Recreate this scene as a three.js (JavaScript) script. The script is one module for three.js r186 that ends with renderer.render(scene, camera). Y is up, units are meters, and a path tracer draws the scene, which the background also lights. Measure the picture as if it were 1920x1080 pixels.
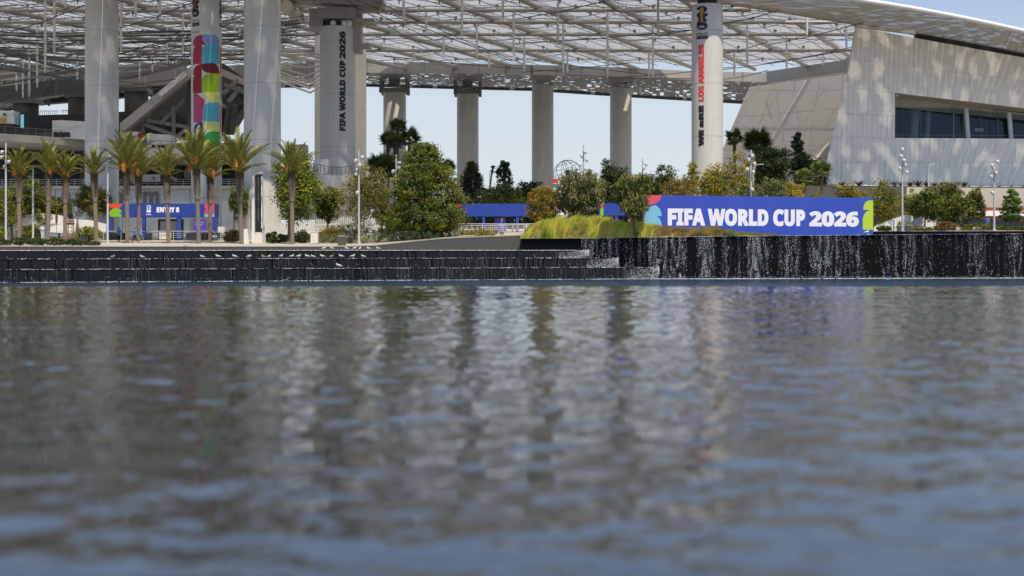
import * as THREE from 'three';
import { MarchingCubes } from 'three/addons/objects/MarchingCubes.js';
import { FontLoader } from 'three/addons/loaders/FontLoader.js';
import { TextGeometry } from 'three/addons/geometries/TextGeometry.js';
import { createNoise2D, createNoise3D, createNoise4D } from 'simplex-noise';

// ------------------------------------------------------------------ camera, sky, sun, exposure
const F = 2800, CX = 960, HY = 465, CY = 3.42;                       // focal length and horizon of the photograph, eye height over the lake
const scene = new THREE.Scene();
const camera = new THREE.PerspectiveCamera(2 * Math.atan(540 / F) * 180 / Math.PI, 16 / 9, 0.2, 6000);
camera.position.set(0, CY, 0);
camera.lookAt(0, CY, -100);
camera.setViewOffset(1920, 1080, 0, 75, 1920, 1080);                 // a shifted lens keeps the columns upright
camera.focus = 150; camera.userData.fStop = 2.8;
const renderer = new THREE.WebGLRenderer({ antialias: true });
renderer.toneMapping = THREE.LinearToneMapping;
renderer.toneMappingExposure = 1.06;
renderer.shadowMap.enabled = true;
const SUN_EL = 61 * Math.PI / 180, SUN_AZ = 24 * Math.PI / 180;      // high, behind the camera and to its right
const sunDir = new THREE.Vector3(Math.cos(SUN_EL) * Math.sin(SUN_AZ), Math.sin(SUN_EL), Math.cos(SUN_EL) * Math.cos(SUN_AZ));
{
  const W = 512, H = 256, data = new Float32Array(W * H * 4);
  const stops = [[-90, .16, .16, .15], [-2, .30, .31, .31], [0, .70, .75, .785], [2.5, .665, .73, .785], [6, .60, .685, .775], [8, .46, .57, .735], [9.5, .37, .50, .72], [13, .37, .54, .86], [20, .35, .54, .92], [38, .29, .43, .71], [90, .16, .26, .48]];
  for (let j = 0; j < H; j++) for (let i = 0; i < W; i++) {
    const el = ((j + .5) / H - .5) * 180;
    let k = 1; while (k < stops.length - 1 && el > stops[k][0]) k++;
    const a = stops[k - 1], b = stops[k], t = THREE.MathUtils.clamp((el - a[0]) / (b[0] - a[0]), 0, 1), o = (j * W + i) * 4;
    for (let c = 0; c < 3; c++) data[o + c] = a[c + 1] + (b[c + 1] - a[c + 1]) * t;
    data[o + 3] = 1;
  }
  const t = new THREE.DataTexture(data, W, H, THREE.RGBAFormat, THREE.FloatType);
  t.mapping = THREE.EquirectangularReflectionMapping; t.magFilter = THREE.LinearFilter; t.needsUpdate = true;
  scene.background = t; scene.environment = t;
  scene.backgroundIntensity = 1; scene.environmentIntensity = 1;
}
const sun = new THREE.DirectionalLight(0xfff0d8, 4.6);
sun.position.copy(sunDir).multiplyScalar(400).add(new THREE.Vector3(0, 0, -200));
sun.target.position.set(0, 0, -200);
sun.castShadow = true; sun.shadow.mapSize.set(4096, 4096);
Object.assign(sun.shadow.camera, { left: -160, right: 160, top: 200, bottom: -200, near: 10, far: 900 });
scene.add(sun, sun.target);

// ------------------------------------------------------------------ helpers
function rng(seed) { let s = seed >>> 0; return () => { s = (s + 0x6d2b79f5) | 0; let t = Math.imul(s ^ (s >>> 15), 1 | s); t = (t + Math.imul(t ^ (t >>> 7), 61 | t)) ^ t; return ((t ^ (t >>> 14)) >>> 0) / 4294967296; }; }
const R = rng(7), n2 = createNoise2D(rng(11)), n3 = createNoise3D(rng(12)), n4 = createNoise4D(rng(13));
const rr = (a, b, r = R) => a + (b - a) * r();
const clamp = THREE.MathUtils.clamp, lerp = THREE.MathUtils.lerp, sstep = THREE.MathUtils.smoothstep;
const V = (x, y, z) => new THREE.Vector3(x, y, z);
const X = (px, d) => (px - CX) / F * d, Y = (py, d) => CY + (HY - py) / F * d;
const P = (px, py, d) => V(X(px, d), Y(py, d), -d);
const pl = (list, x) => { let k = 1; while (k < list.length - 1 && x > list[k][0]) k++; const a = list[k - 1], b = list[k]; return lerp(a[1], b[1], clamp((x - a[0]) / (b[0] - a[0]), 0, 1)); };

class Bag {
  constructor() { this.p = []; this.n = []; this.u = []; this.c = []; this.i = []; this.m = 0; this.useC = false; }
  v(p, n, u, v, c) { this.p.push(p.x, p.y, p.z); this.n.push(n.x, n.y, n.z); this.u.push(u, v); if (c) this.useC = true; c = c || [1, 1, 1]; this.c.push(c[0], c[1], c[2]); return this.m++; }
  tri(a, b, c, col) { const n = V().crossVectors(b.clone().sub(a), c.clone().sub(a)).normalize(); const k = this.m; this.v(a, n, 0, 0, col); this.v(b, n, 1, 0, col); this.v(c, n, .5, 1, col); this.i.push(k, k + 1, k + 2); return this; }
  quad(a, b, c, d, col) {
    const e = b.clone().sub(a), f = d.clone().sub(a), n = V().crossVectors(e, c.clone().sub(a)); if (n.lengthSq() < 1e-12) n.crossVectors(c.clone().sub(a), f); n.normalize();
    const lu = e.length(), lv = f.length(), k = this.m, o = a.x + a.z, q = a.y;
    this.v(a, n, o, q, col); this.v(b, n, o + lu, q, col); this.v(c, n, o + lu, q + lv, col); this.v(d, n, o, q + lv, col); this.i.push(k, k + 1, k + 2, k, k + 2, k + 3); return this;
  }
  hexa(b, t, col) { // bottom ring of four points, top ring of four points (counter-clockwise seen from above)
    this.quad(b[3], b[2], b[1], b[0], col); this.quad(t[0], t[1], t[2], t[3], col);
    for (let i = 0; i < 4; i++) { const j = (i + 1) % 4; this.quad(b[i], b[j], t[j], t[i], col); } return this;
  }
  box(x, y, z, sx, sy, sz, ry = 0, col) { // centre
    const c = Math.cos(ry), s = Math.sin(ry), q = (a, b, e) => V(x + (a * c + e * s) * 1, y + b, z + (-a * s + e * c));
    const hx = sx / 2, hy = sy / 2, hz = sz / 2, r = [[-hx, hz], [hx, hz], [hx, -hz], [-hx, -hz]];
    return this.hexa(r.map(([a, e]) => q(a, -hy, e)), r.map(([a, e]) => q(a, hy, e)), col);
  }
  beam(p, q, w, h, col, up = V(0, 1, 0)) {
    const d = q.clone().sub(p).normalize(); let s = V().crossVectors(d, up); if (s.lengthSq() < 1e-6) s = V(1, 0, 0); s.normalize(); const u = V().crossVectors(s, d).normalize();
    const ring = (o) => [[-1, -1], [1, -1], [1, 1], [-1, 1]].map(([a, b]) => o.clone().addScaledVector(s, a * w / 2).addScaledVector(u, b * h / 2));
    const A = ring(p), B = ring(q); return this.hexa(A, B, col);
  }
  tube(pts, rad, seg = 8, col, caps = true) { // polyline with a radius or radii
    if (!Array.isArray(rad)) rad = pts.map(() => rad);
    const rings = []; let side = null, len = 0;
    for (let k = 0; k < pts.length; k++) {
      const t = pts[Math.min(k + 1, pts.length - 1)].clone().sub(pts[Math.max(k - 1, 0)]).normalize();
      if (!side) side = Math.abs(t.y) > .9 ? V(1, 0, 0) : V(0, 1, 0);
      side = side.clone().addScaledVector(t, -side.dot(t)).normalize(); const up = V().crossVectors(t, side);
      if (k) len += pts[k].distanceTo(pts[k - 1]);
      const k0 = this.m;
      for (let j = 0; j <= seg; j++) { const a = j / seg * Math.PI * 2, n = side.clone().multiplyScalar(Math.cos(a)).addScaledVector(up, Math.sin(a)); this.v(pts[k].clone().addScaledVector(n, rad[k]), n, j / seg * Math.max(rad[k], .05) * 6.283, len, col); }
      rings.push(k0);
      if (k) for (let j = 0; j < seg; j++) { const a = rings[k - 1] + j, b = k0 + j; this.i.push(a, a + 1, b + 1, a, b + 1, b); }
    }
    if (caps && seg > 4) for (const [k, s] of [[0, -1], [pts.length - 1, 1]]) {
      const t = pts[Math.min(k + 1, pts.length - 1)].clone().sub(pts[Math.max(k - 1, 0)]).normalize().multiplyScalar(s), c0 = this.v(pts[k], t, 0, 0, col), k0 = this.m;
      for (let j = 0; j < seg; j++) { const q = (rings[k] + j) * 3; this.v(V(this.p[q], this.p[q + 1], this.p[q + 2]), t, 0, 0, col); }
      for (let j = 0; j < seg; j++) { const a = k0 + j, b = k0 + (j + 1) % seg; s > 0 ? this.i.push(c0, a, b) : this.i.push(c0, b, a); }
    }
    return this;
  }
  geo(g, m, col) {
    const p = g.attributes.position, n = g.attributes.normal, u = g.attributes.uv, k = this.m, nm = new THREE.Matrix3().getNormalMatrix(m || new THREE.Matrix4()), a = V(), b = V();
    for (let i = 0; i < p.count; i++) { a.fromBufferAttribute(p, i); b.fromBufferAttribute(n, i); if (m) { a.applyMatrix4(m); b.applyMatrix3(nm).normalize(); } this.v(a, b, u ? u.getX(i) : 0, u ? u.getY(i) : 0, col); }
    if (g.index) for (let i = 0; i < g.index.count; i++) this.i.push(k + g.index.getX(i)); else for (let i = 0; i < p.count; i++) this.i.push(k + i);
    return this;
  }
  geometry() {
    const e = (o) => [this.p[o * 3], this.p[o * 3 + 1], this.p[o * 3 + 2]], N = this.n, I = this.i;
    for (let k = 0; k < I.length; k += 3) { // wind every face the way its normals point
      const a = e(I[k]), b = e(I[k + 1]), c = e(I[k + 2]), ux = b[0] - a[0], uy = b[1] - a[1], uz = b[2] - a[2], vx = c[0] - a[0], vy = c[1] - a[1], vz = c[2] - a[2];
      let s = 0; for (let j = 0; j < 3; j++) { const q = I[k + j] * 3; s += (uy * vz - uz * vy) * N[q] + (uz * vx - ux * vz) * N[q + 1] + (ux * vy - uy * vx) * N[q + 2]; }
      if (s < 0) { const t = I[k + 1]; I[k + 1] = I[k + 2]; I[k + 2] = t; }
    }
    const g = new THREE.BufferGeometry();
    g.setAttribute('position', new THREE.Float32BufferAttribute(this.p, 3)); g.setAttribute('normal', new THREE.Float32BufferAttribute(this.n, 3)); g.setAttribute('uv', new THREE.Float32BufferAttribute(this.u, 2));
    if (this.useC) g.setAttribute('color', new THREE.Float32BufferAttribute(this.c, 3));
    g.setIndex(this.i); return g;
  }
  build(name, mat, parent, kind) { return mesh(name, this.geometry(), mat, parent, kind); }
}
const bag = () => new Bag();
const used = {};
function numbered(name) { const k = used[name] = (used[name] ?? -1) + 1; return k ? name + '_' + String(k).padStart(3, '0') : name; }
function mesh(name, g, mat, parent, kind) {
  const m = new THREE.Mesh(g, mat); m.castShadow = m.receiveShadow = true;
  m.name = parent ? name : numbered(name); if (kind) m.userData.kind = kind;
  (parent || scene).add(m); return m;
}
function thing(name, label, category, pos, turn = 0, group) {
  const o = new THREE.Group(); o.name = numbered(name); scene.add(o);
  if (pos) o.position.copy(pos); o.rotation.y = turn; o.userData = { label, category }; if (group) o.userData.group = group;
  return o;
}
function tag(o, label, category, group, kind) { Object.assign(o.userData, { label, category }); if (group) o.userData.group = group; if (kind) o.userData.kind = kind; return o; }
function struct(name, g, mat, label) { const m = mesh(name, g instanceof Bag ? g.geometry() : g, mat, null, 'structure'); if (label) m.userData.label = label; return m; }
// a solid with the given outline (photo pixels at distance d), extruded away from the eye by depth metres
function prism(b, pts, d, depth, col) {
  const w = pts.map(([x, y]) => [X(x, d), Y(y, d)]); let area = 0;
  for (let i = 0; i < w.length; i++) { const a = w[i], c = w[(i + 1) % w.length]; area += a[0] * c[1] - c[0] * a[1]; }
  if (area < 0) w.reverse();
  const tris = THREE.ShapeUtils.triangulateShape(w.map(([x, y]) => new THREE.Vector2(x, y)), []);
  const f = w.map(([x, y]) => V(x, y, -d)), k = w.map(([x, y]) => V(x, y, -d - depth));
  for (const [a, e, g] of tris) {
    for (const [ring, n, order] of [[f, V(0, 0, 1), [a, e, g]], [k, V(0, 0, -1), [g, e, a]]]) { const q = b.m; for (const i of order) b.v(ring[i], n, ring[i].x, ring[i].y, col); b.i.push(q, q + 1, q + 2); }
  }
  for (let i = 0; i < f.length; i++) { const j = (i + 1) % f.length; b.quad(f[j], f[i], k[i], k[j], col); }
  return b;
}

// ------------------------------------------------------------------ textures and materials
function tiled(size, metres, f, srgb = false) {
  const d = new Uint8Array(size * size * 4);
  for (let j = 0; j < size; j++) for (let i = 0; i < size; i++) { const c = f(i / size, j / size), o = (j * size + i) * 4; for (let k = 0; k < 3; k++) d[o + k] = clamp(Math.round((c.length ? c[k] : c) * 255), 0, 255); d[o + 3] = 255; }
  const t = new THREE.DataTexture(d, size, size); t.wrapS = t.wrapT = THREE.RepeatWrapping; t.magFilter = THREE.LinearFilter; t.repeat.set(1 / metres, 1 / metres); if (srgb) t.colorSpace = THREE.SRGBColorSpace; t.needsUpdate = true; return t;
}
const tor = (u, v, fu, fv, s = 0) => { const a = u * 6.28318, b = v * 6.28318, k = fu / 6.28318, l = fv / 6.28318; return n4(Math.cos(a) * k + s, Math.sin(a) * k, Math.cos(b) * l, Math.sin(b) * l + s); };
const fbm = (u, v, f, s) => tor(u, v, f, f, s) * .5 + tor(u, v, f * 2.1, f * 2.1, s + 3) * .27 + tor(u, v, f * 4.3, f * 4.3, s + 7) * .15 + tor(u, v, f * 9, f * 9, s + 9) * .08;
const T = {};
T.concrete = tiled(512, 9, (u, v) => { const s = .90 + fbm(u, v, 5, 1) * .10 + Math.max(0, tor(u, v, 26, 2, 5)) * -.09 + tor(u, v, 80, 80, 2) * .025; return [s, s * .995, s * .985]; });
T.streak = tiled(512, 13, (u, v) => { const s = .92 + tor(u, v, 30, 1.6, 15) * .055 + tor(u, v, 75, 3, 16) * .045 + fbm(u, v, 4, 17) * .09 - .10 * Math.max(0, tor(u, v, 44, 2.4, 18) - .2); return [s, s * .995, s * .98]; });
T.concreteBump = tiled(256, 2.2, (u, v) => .5 + fbm(u, v, 12, 4) * .5);
T.stone = tiled(512, 6, (u, v) => { const s = .84 + fbm(u, v, 9, 21) * .18 + tor(u, v, 120, 120, 2) * .06; return [s, s, s]; });
T.paving = tiled(512, 5, (u, v) => { const s = .88 + fbm(u, v, 7, 31) * .12 + tor(u, v, 150, 150, 8) * .05; return [s, s * .985, s * .96]; });
T.soil = tiled(512, 7, (u, v) => { const s = .55 + fbm(u, v, 10, 41) * .5; return [s * .95, s * .95, s * .75]; });
T.bark = tiled(256, 1.2, (u, v) => { const s = .7 + tor(u, v, 16, 5, 51) * .25 + tor(u, v, 60, 30, 52) * .15; return [s, s * .93, s * .86]; });
T.barkBump = tiled(256, .8, (u, v) => .5 + tor(u, v, 14, 4, 55) * .35 + tor(u, v, 50, 20, 56) * .15);
T.wet = tiled(256, 3, (u, v) => .16 + Math.max(0, fbm(u, v, 6, 61)) * .5);
T.ripple = tiled(512, 7, (u, v) => .5 + fbm(u, v, 16, 71) * .55);
T.lakeRipple = tiled(1024, 46, (u, v) => .5 + (tor(u, v, 22, 30, 72) * .45 + tor(u, v, 60, 80, 73) * .3 + tor(u, v, 150, 190, 74) * .18) * (.75 + .5 * tor(u, v, 4, 3, 75)));
T.perf = tiled(512, 14, (u, v) => { const a = tor(u, v, 5, 5, 81) * .7 + tor(u, v, 11, 11, 82) * .3, b = tor(u, v, 40, 40, 83); return clamp(.965 - .31 * sstep(a, -.05, .42) * (.75 + .5 * b), .6, 1); });
function mat(rgb, rough = .8, o = {}) {
  const { phys, ...rest } = o, m = new (phys ? THREE.MeshPhysicalMaterial : THREE.MeshStandardMaterial)({ roughness: rough, metalness: 0, ...rest });
  m.color.setRGB(...rgb); return m;
}
const M = {
  column: mat([.65, .635, .595], .55, { map: T.streak, bumpMap: T.concreteBump, bumpScale: .004 }),
  columnWarm: mat([.90, .83, .72], .6, { map: T.streak, bumpMap: T.concreteBump, bumpScale: .006 }),
  concrete: mat([.50, .47, .41], .85, { map: T.concrete, bumpMap: T.concreteBump, bumpScale: .01 }),
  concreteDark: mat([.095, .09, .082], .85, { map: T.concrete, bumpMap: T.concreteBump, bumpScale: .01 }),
  cream: mat([.76, .71, .62], .7, { map: T.concrete, bumpMap: T.concreteBump, bumpScale: .006 }),
  white: mat([.82, .82, .81], .5, { map: T.concrete }),
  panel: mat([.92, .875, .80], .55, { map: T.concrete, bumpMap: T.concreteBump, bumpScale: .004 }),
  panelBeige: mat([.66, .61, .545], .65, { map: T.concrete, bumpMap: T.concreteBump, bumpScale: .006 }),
  steel: mat([.40, .37, .325], .45, { map: T.concrete }),
  steelGrey: mat([.23, .22, .205], .5, { map: T.concrete }),
  steelDark: mat([.10, .10, .10], .55),
  cable: mat([.07, .07, .07], .6),
  hanger: mat([.62, .62, .60], .45),
  soffitGrey: mat([.15, .145, .135], .6),
  black: mat([.016, .017, .019], .5),
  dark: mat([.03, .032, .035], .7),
  granite: mat([.013, .0165, .022], .28, { phys: true, specularIntensity: .55, roughnessMap: null, map: T.stone, bumpMap: T.concreteBump, bumpScale: .004 }),
  granDark: mat([.0025, .003, .0035], .6, { phys: true, specularIntensity: .3, map: T.stone }),
  greyWall: mat([.10, .10, .095], .8, { map: T.stone, bumpMap: T.concreteBump, bumpScale: .006 }),
  paving: mat([.50, .46, .40], .85, { map: T.paving, bumpMap: T.concreteBump, bumpScale: .004 }),
  kerb: mat([.42, .40, .36], .85, { map: T.paving }),
  turf: mat([.34, .30, .10], 1, { map: T.soil }),
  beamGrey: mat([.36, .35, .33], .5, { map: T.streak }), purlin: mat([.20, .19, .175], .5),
  soil: mat([.16, .15, .09], 1, { map: T.soil }),
  bark: mat([.22, .17, .13], .95, { map: T.bark, bumpMap: T.barkBump, bumpScale: .03 }),
  palmBark: mat([.15, .12, .10], .95, { vertexColors: true, bumpMap: T.barkBump, bumpScale: .02 }),
  barkPale: mat([.55, .50, .45], .9, { map: T.bark, bumpMap: T.barkBump, bumpScale: .01 }),
  leaf: mat([1, 1, 1], .8, { phys: true, specularIntensity: .45, vertexColors: true, transmission: .34, thickness: 0, side: THREE.DoubleSide }),
  frond: mat([1, 1, 1], .6, { phys: true, specularIntensity: .6, vertexColors: true, transmission: .18, thickness: 0, side: THREE.DoubleSide }),
  blade: mat([1, 1, 1], .8, { phys: true, vertexColors: true, transmission: .5, thickness: 0, side: THREE.DoubleSide }),
  frondDead: mat([.30, .22, .13], .9, { side: THREE.DoubleSide }),
  fruit: mat([.72, .25, .03], .6),
  pole: mat([.55, .56, .57], .4, { metalness: .15 }),
  lampHead: mat([.58, .58, .58], .35),
  blue: mat([.030, .060, .33], .55),
  blueFab: mat([.022, .05, .30], .75),
  rail: mat([.50, .51, .52], .4),
  water: mat([.018, .019, .018], .035, { phys: true, ior: 1.333 }),
  lake: mat([.014, .034, .062], .2, { phys: true, ior: 1.333, bumpMap: T.lakeRipple, bumpScale: .75 }),
  pool: mat([.010, .013, .015], .1, { phys: true, ior: 1.333, bumpMap: T.ripple, bumpScale: .05 }),
  spray: mat([.95, .96, .97], .3),
  etfe: mat([.50, .505, .51], .88, { phys: true, transmission: .92, thickness: 0, side: THREE.DoubleSide, ior: 1.3 }),
  soffit: mat([.40, .37, .325], .6, { alphaMap: T.perf, transparent: true, side: THREE.DoubleSide }),
  film: mat([.8, .83, .86], .2, { transparent: true, opacity: .3 }),
  glass: mat([.55, .66, .70], .03, { phys: true, transmission: 1, thickness: 0, ior: 1.5 }),
};
M.granite.roughnessMap = T.wet; M.granite.roughness = 1;

// ------------------------------------------------------------------ the lie of the land
const footD = (px) => 147 + 18 * px / 1230;                            // foot of the stepped cascade
const edgeD = (px) => px < 980 ? Math.min(footD(px) + 14, 175.3) : pl([[980, 175.3], [1080, 181], [2400, 183]], px);
const frontH = (px) => pl([[-700, 3.62], [640, 3.62], [700, 3.75], [832, 4.6], [980, 4.95], [1300, 5.1], [1640, 5.45], [2600, 5.6]], px);
const groundH = (px, d) => { const t = Math.max(0, d - edgeD(px)); return frontH(px) + .03 * Math.min(t, 30) + .012 * clamp(t - 30, 0, 250); };
const G = (px, d) => V(X(px, d), groundH(px, d), -d);

// ------------------------------------------------------------------ ground, pools and lake
{ // the near pool: a real rippled surface up to its overflowing edge
  const y0 = CY - .35, D0 = .55, D1 = 13.6, NR = 700, NC = 620, g = new THREE.BufferGeometry(), pos = new Float32Array((NR + 1) * (NC + 1) * 3), nor = new Float32Array(pos.length), idx = new Uint32Array(NR * NC * 6);
  const waves = [[1.7, .0030, 0], [.6, .0026, 9], [.25, .0025, 17], [.115, .0015, 31], [.058, .0006, 47], [.036, .0002, 59]];
  const h = (x, z) => { let s = 0; const wx = x + n2(x * .7, z * .7) * .1, calm = .8 + .35 * n2(x * .21 + 4, z * .33); for (const [l, a, o] of waves) s += a * n2(wx / l * 1.02 + o, z / l * .88 - o); return s * calm; };
  let o = 0;
  for (let j = 0; j <= NR; j++) { const d = D0 * Math.pow(D1 / D0, j / NR), w = .62 * d + 1.6;
    for (let i = 0; i <= NC; i++, o += 3) { const x = (i / NC * 2 - 1) * w, e = .004 + d * .0012, a = h(x, -d), fade = 1; pos[o] = x; pos[o + 1] = y0 + a * fade; pos[o + 2] = -d;
      const n = V(-(h(x + e, -d) - h(x - e, -d)) / (2 * e), 1, -(h(x, -d + e) - h(x, -d - e)) / (2 * e)).normalize(); nor[o] = n.x; nor[o + 1] = n.y; nor[o + 2] = n.z; } }
  o = 0; for (let j = 0; j < NR; j++) for (let i = 0; i < NC; i++) { const a = j * (NC + 1) + i, b = a + NC + 1; idx[o++] = a; idx[o++] = a + 1; idx[o++] = b + 1; idx[o++] = a; idx[o++] = b + 1; idx[o++] = b; }
  g.setAttribute('position', new THREE.BufferAttribute(pos, 3)); g.setAttribute('normal', new THREE.BufferAttribute(nor, 3)); g.setIndex(new THREE.BufferAttribute(idx, 1));
  struct('water', g, M.water, 'rippled dark water of the near pool, filling the lower half');
  const b = bag(); b.box(0, y0 - .3, -D1 - .16, 24, .575, .3); b.box(0, (y0 - .6) / 2 - .6, -D1 - .4, 24, y0 - .6 + 1.2, .5);
  struct('pool_edge', b, M.granDark, 'dark overflow edge of the near pool');
}
{ const b = bag(); b.quad(V(-420, 0, -13), V(420, 0, -13), V(420, 0, -178), V(-420, 0, -178)); struct('lake', b, M.lake, 'blue strip of open lake water before the cascade'); }
{ // one sheet of ground from the shore to the horizon
  const pxs = [], g = bag(), ds = [0, 1.5, 3, 5, 8, 12, 17, 24, 34, 50, 75, 110, 160, 250, 420, 900, 2400];
  for (let p = -2600; p <= 4600; p += 60) pxs.push(p);
  for (let i = 0; i + 1 < pxs.length; i++) for (let j = 0; j + 1 < ds.length; j++) {
    const q = (p, t) => G(p, edgeD(p) + t);
    g.quad(q(pxs[i], ds[j]), q(pxs[i + 1], ds[j]), q(pxs[i + 1], ds[j + 1]), q(pxs[i], ds[j + 1]));
  }
  struct('ground', g, M.paving, 'pale paved plaza rising gently from the lake shore');
}
{ // kerb wall that holds the plaza above the upper pool
  const k = thing('retaining_wall', 'low dark grey shore wall behind the stepped cascade, rising to the right', 'wall');
  const b = bag(), c = bag();
  for (let p = -700; p < 980; p += 40) {
    const q = Math.min(p + 40, 980), A = G(p, edgeD(p)), B = G(q, edgeD(q));
    b.quad(V(A.x, 2.4, A.z + .02), V(B.x, 2.4, B.z + .02), V(B.x, B.y - .06, B.z + .02), V(A.x, A.y - .06, A.z + .02));
    c.beam(V(A.x, A.y - .03, A.z - .15), V(B.x, B.y - .03, B.z - .15), .42, .12);
  }
  b.build('wall_face', M.greyWall, k); c.build('coping', M.kerb, k);
}

// ------------------------------------------------------------------ the stepped cascade on the left
const cA = V(X(-160, footD(-160)), 0, -footD(-160)), cB = V(X(1236, footD(1236)), 0, -footD(1236));
const cu = cB.clone().sub(cA).normalize(), cn = V(cu.z, 0, -cu.x); if (cn.z > 0) cn.negate();
const cL = cA.distanceTo(cB), CP = (s, off, y) => V(cA.x + cu.x * s + cn.x * off, y, cA.z + cu.z * s + cn.z * off);
const cs = (px) => cL * (px + 160) / 1396;                            // along the foot line, by photo column
const tiers = [[0, 2.3, 0, 1.27, cs(1228)], [2.3, 2.3, 1.2, 2.29, cs(1156)], [4.6, .7, 2.2, 3.15, cs(1108)]];
const fallPts = [[960, 174], [1092, 170.6], [1160, 167.4], [1236, 165.2], [1420, 166], [2080, 171]];
const fallD = (px) => pl(fallPts, px), fallTop = (px) => pl([[960, 4.5], [1100, 4.5], [1300, 4.68], [1920, 5.05], [2080, 5.1]], px);
{
  const c = thing('stepped_cascade', 'black stone cascade of three long wet steps on the left shore', 'cascade');
  tiers.forEach(([off, dep, y0, y1, len], k) => {
    const core = bag(); core.hexa([CP(0, off + .06, -.4), CP(len, off + .06, -.4), CP(len, off + dep + .1, -.4), CP(0, off + dep + .1, -.4)], [CP(0, off + .06, y1 - .05), CP(len, off + .06, y1 - .05), CP(len, off + dep + .1, y1 - .05), CP(0, off + dep + .1, y1 - .05)]);
    core.build('step', M.granDark, c);
    for (let s = 0; s < len - .3;) { // riser slabs with open joints
      const busy = n2(s * .11, k * 7 + 2) > .12, w = Math.min(busy && R() < .7 ? rr(.2, .7) : rr(1.2, 2.6), len - s), e = s + w - (R() < (busy ? .75 : .3) ? rr(.04, .2) : .015), o = off + rr(-.012, .012), b = bag();
      b.hexa([CP(s, o, y0 - .3), CP(e, o, y0 - .3), CP(e, o + .055, y0 - .3), CP(s, o + .055, y0 - .3)], [CP(s, o, y1 - .06), CP(e, o, y1 - .06), CP(e, o + .055, y1 - .06), CP(s, o + .055, y1 - .06)]);
      b.build('riser_slab', M.granite, c); s += w;
    }
    const t = bag(); t.hexa([CP(0, off - .05, y1 - .05), CP(len, off - .05, y1 - .05), CP(len, off + dep, y1 - .05), CP(0, off + dep, y1 - .05)], [CP(0, off - .05, y1), CP(len, off - .05, y1), CP(len, off + dep, y1), CP(0, off + dep, y1)]);
    t.build('tread', M.pool, c);
  });
}
{ // upper pool between the top step and the shore wall
  const b = bag(); for (let p = -160; p < 1090; p += 50) { const q = Math.min(p + 50, 1100), far = (x) => { const d = Math.min(edgeD(x), fallD(Math.max(x, 960))) + .2; return V(X(x, d), 3.12, -d); }; b.quad(CP(cs(p), 5.2, 3.12), CP(cs(q), 5.2, 3.12), far(q), far(p)); }
  struct('upper_pool', b, M.pool, 'shallow upper pool feeding the top cascade step');
}
// falling water: thin threads that start at a lip, thicken and break up, with drops between them
function falling(b, at, top, bottom, n, seed, dens, wMax) {
  const r = rng(seed);
  for (let k = 0; k < n; k++) {
    const s = r(), de = dens(s); if (r() > de) continue;
    let y = top(s) + .01; const w0 = (.006 + r() * r() * wMax), end = bottom(s) + .02, o0 = .05 + r() * .06, H = y - end, stop = end + H * (r() < .55 ? 0 : r() * .7); let jx = 0;
    while (y > stop) {
      const L = rr(.12, .55, r) * (.4 + .3 * H), y2 = Math.max(stop, y - L), w = w0 * rr(.6, 1.3, r), o1 = o0 + .10 * Math.sqrt(Math.max(0, top(s) - y)), o2 = o0 + .10 * Math.sqrt(Math.max(0, top(s) - y2));
      const a = at(s, jx - w, o1, y), c = at(s, jx + w, o1, y), e = at(s, jx + w * .8, o2, y2), f = at(s, jx - w * .8, o2, y2), m1 = at(s, jx, o1 + w, y), m2 = at(s, jx, o2 + w, y2);
      b.quad(f, m2, m1, a); b.quad(m2, e, c, m1);
      jx += rr(-.012, .012, r); y = y2 - (r() < .45 ? rr(.02, .3, r) * (.3 + .2 * H) : 0);
    }
  }
}
function drop(b, p, w, h) { const t = V(p.x, p.y + h, p.z), d = V(p.x, p.y - h * .7, p.z), q = [V(p.x + w, p.y, p.z), V(p.x, p.y, p.z - w), V(p.x - w, p.y, p.z), V(p.x, p.y, p.z + w)]; for (let i = 0; i < 4; i++) { b.tri(q[i], q[(i + 1) % 4], t); b.tri(q[(i + 1) % 4], q[i], d); } }
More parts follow.
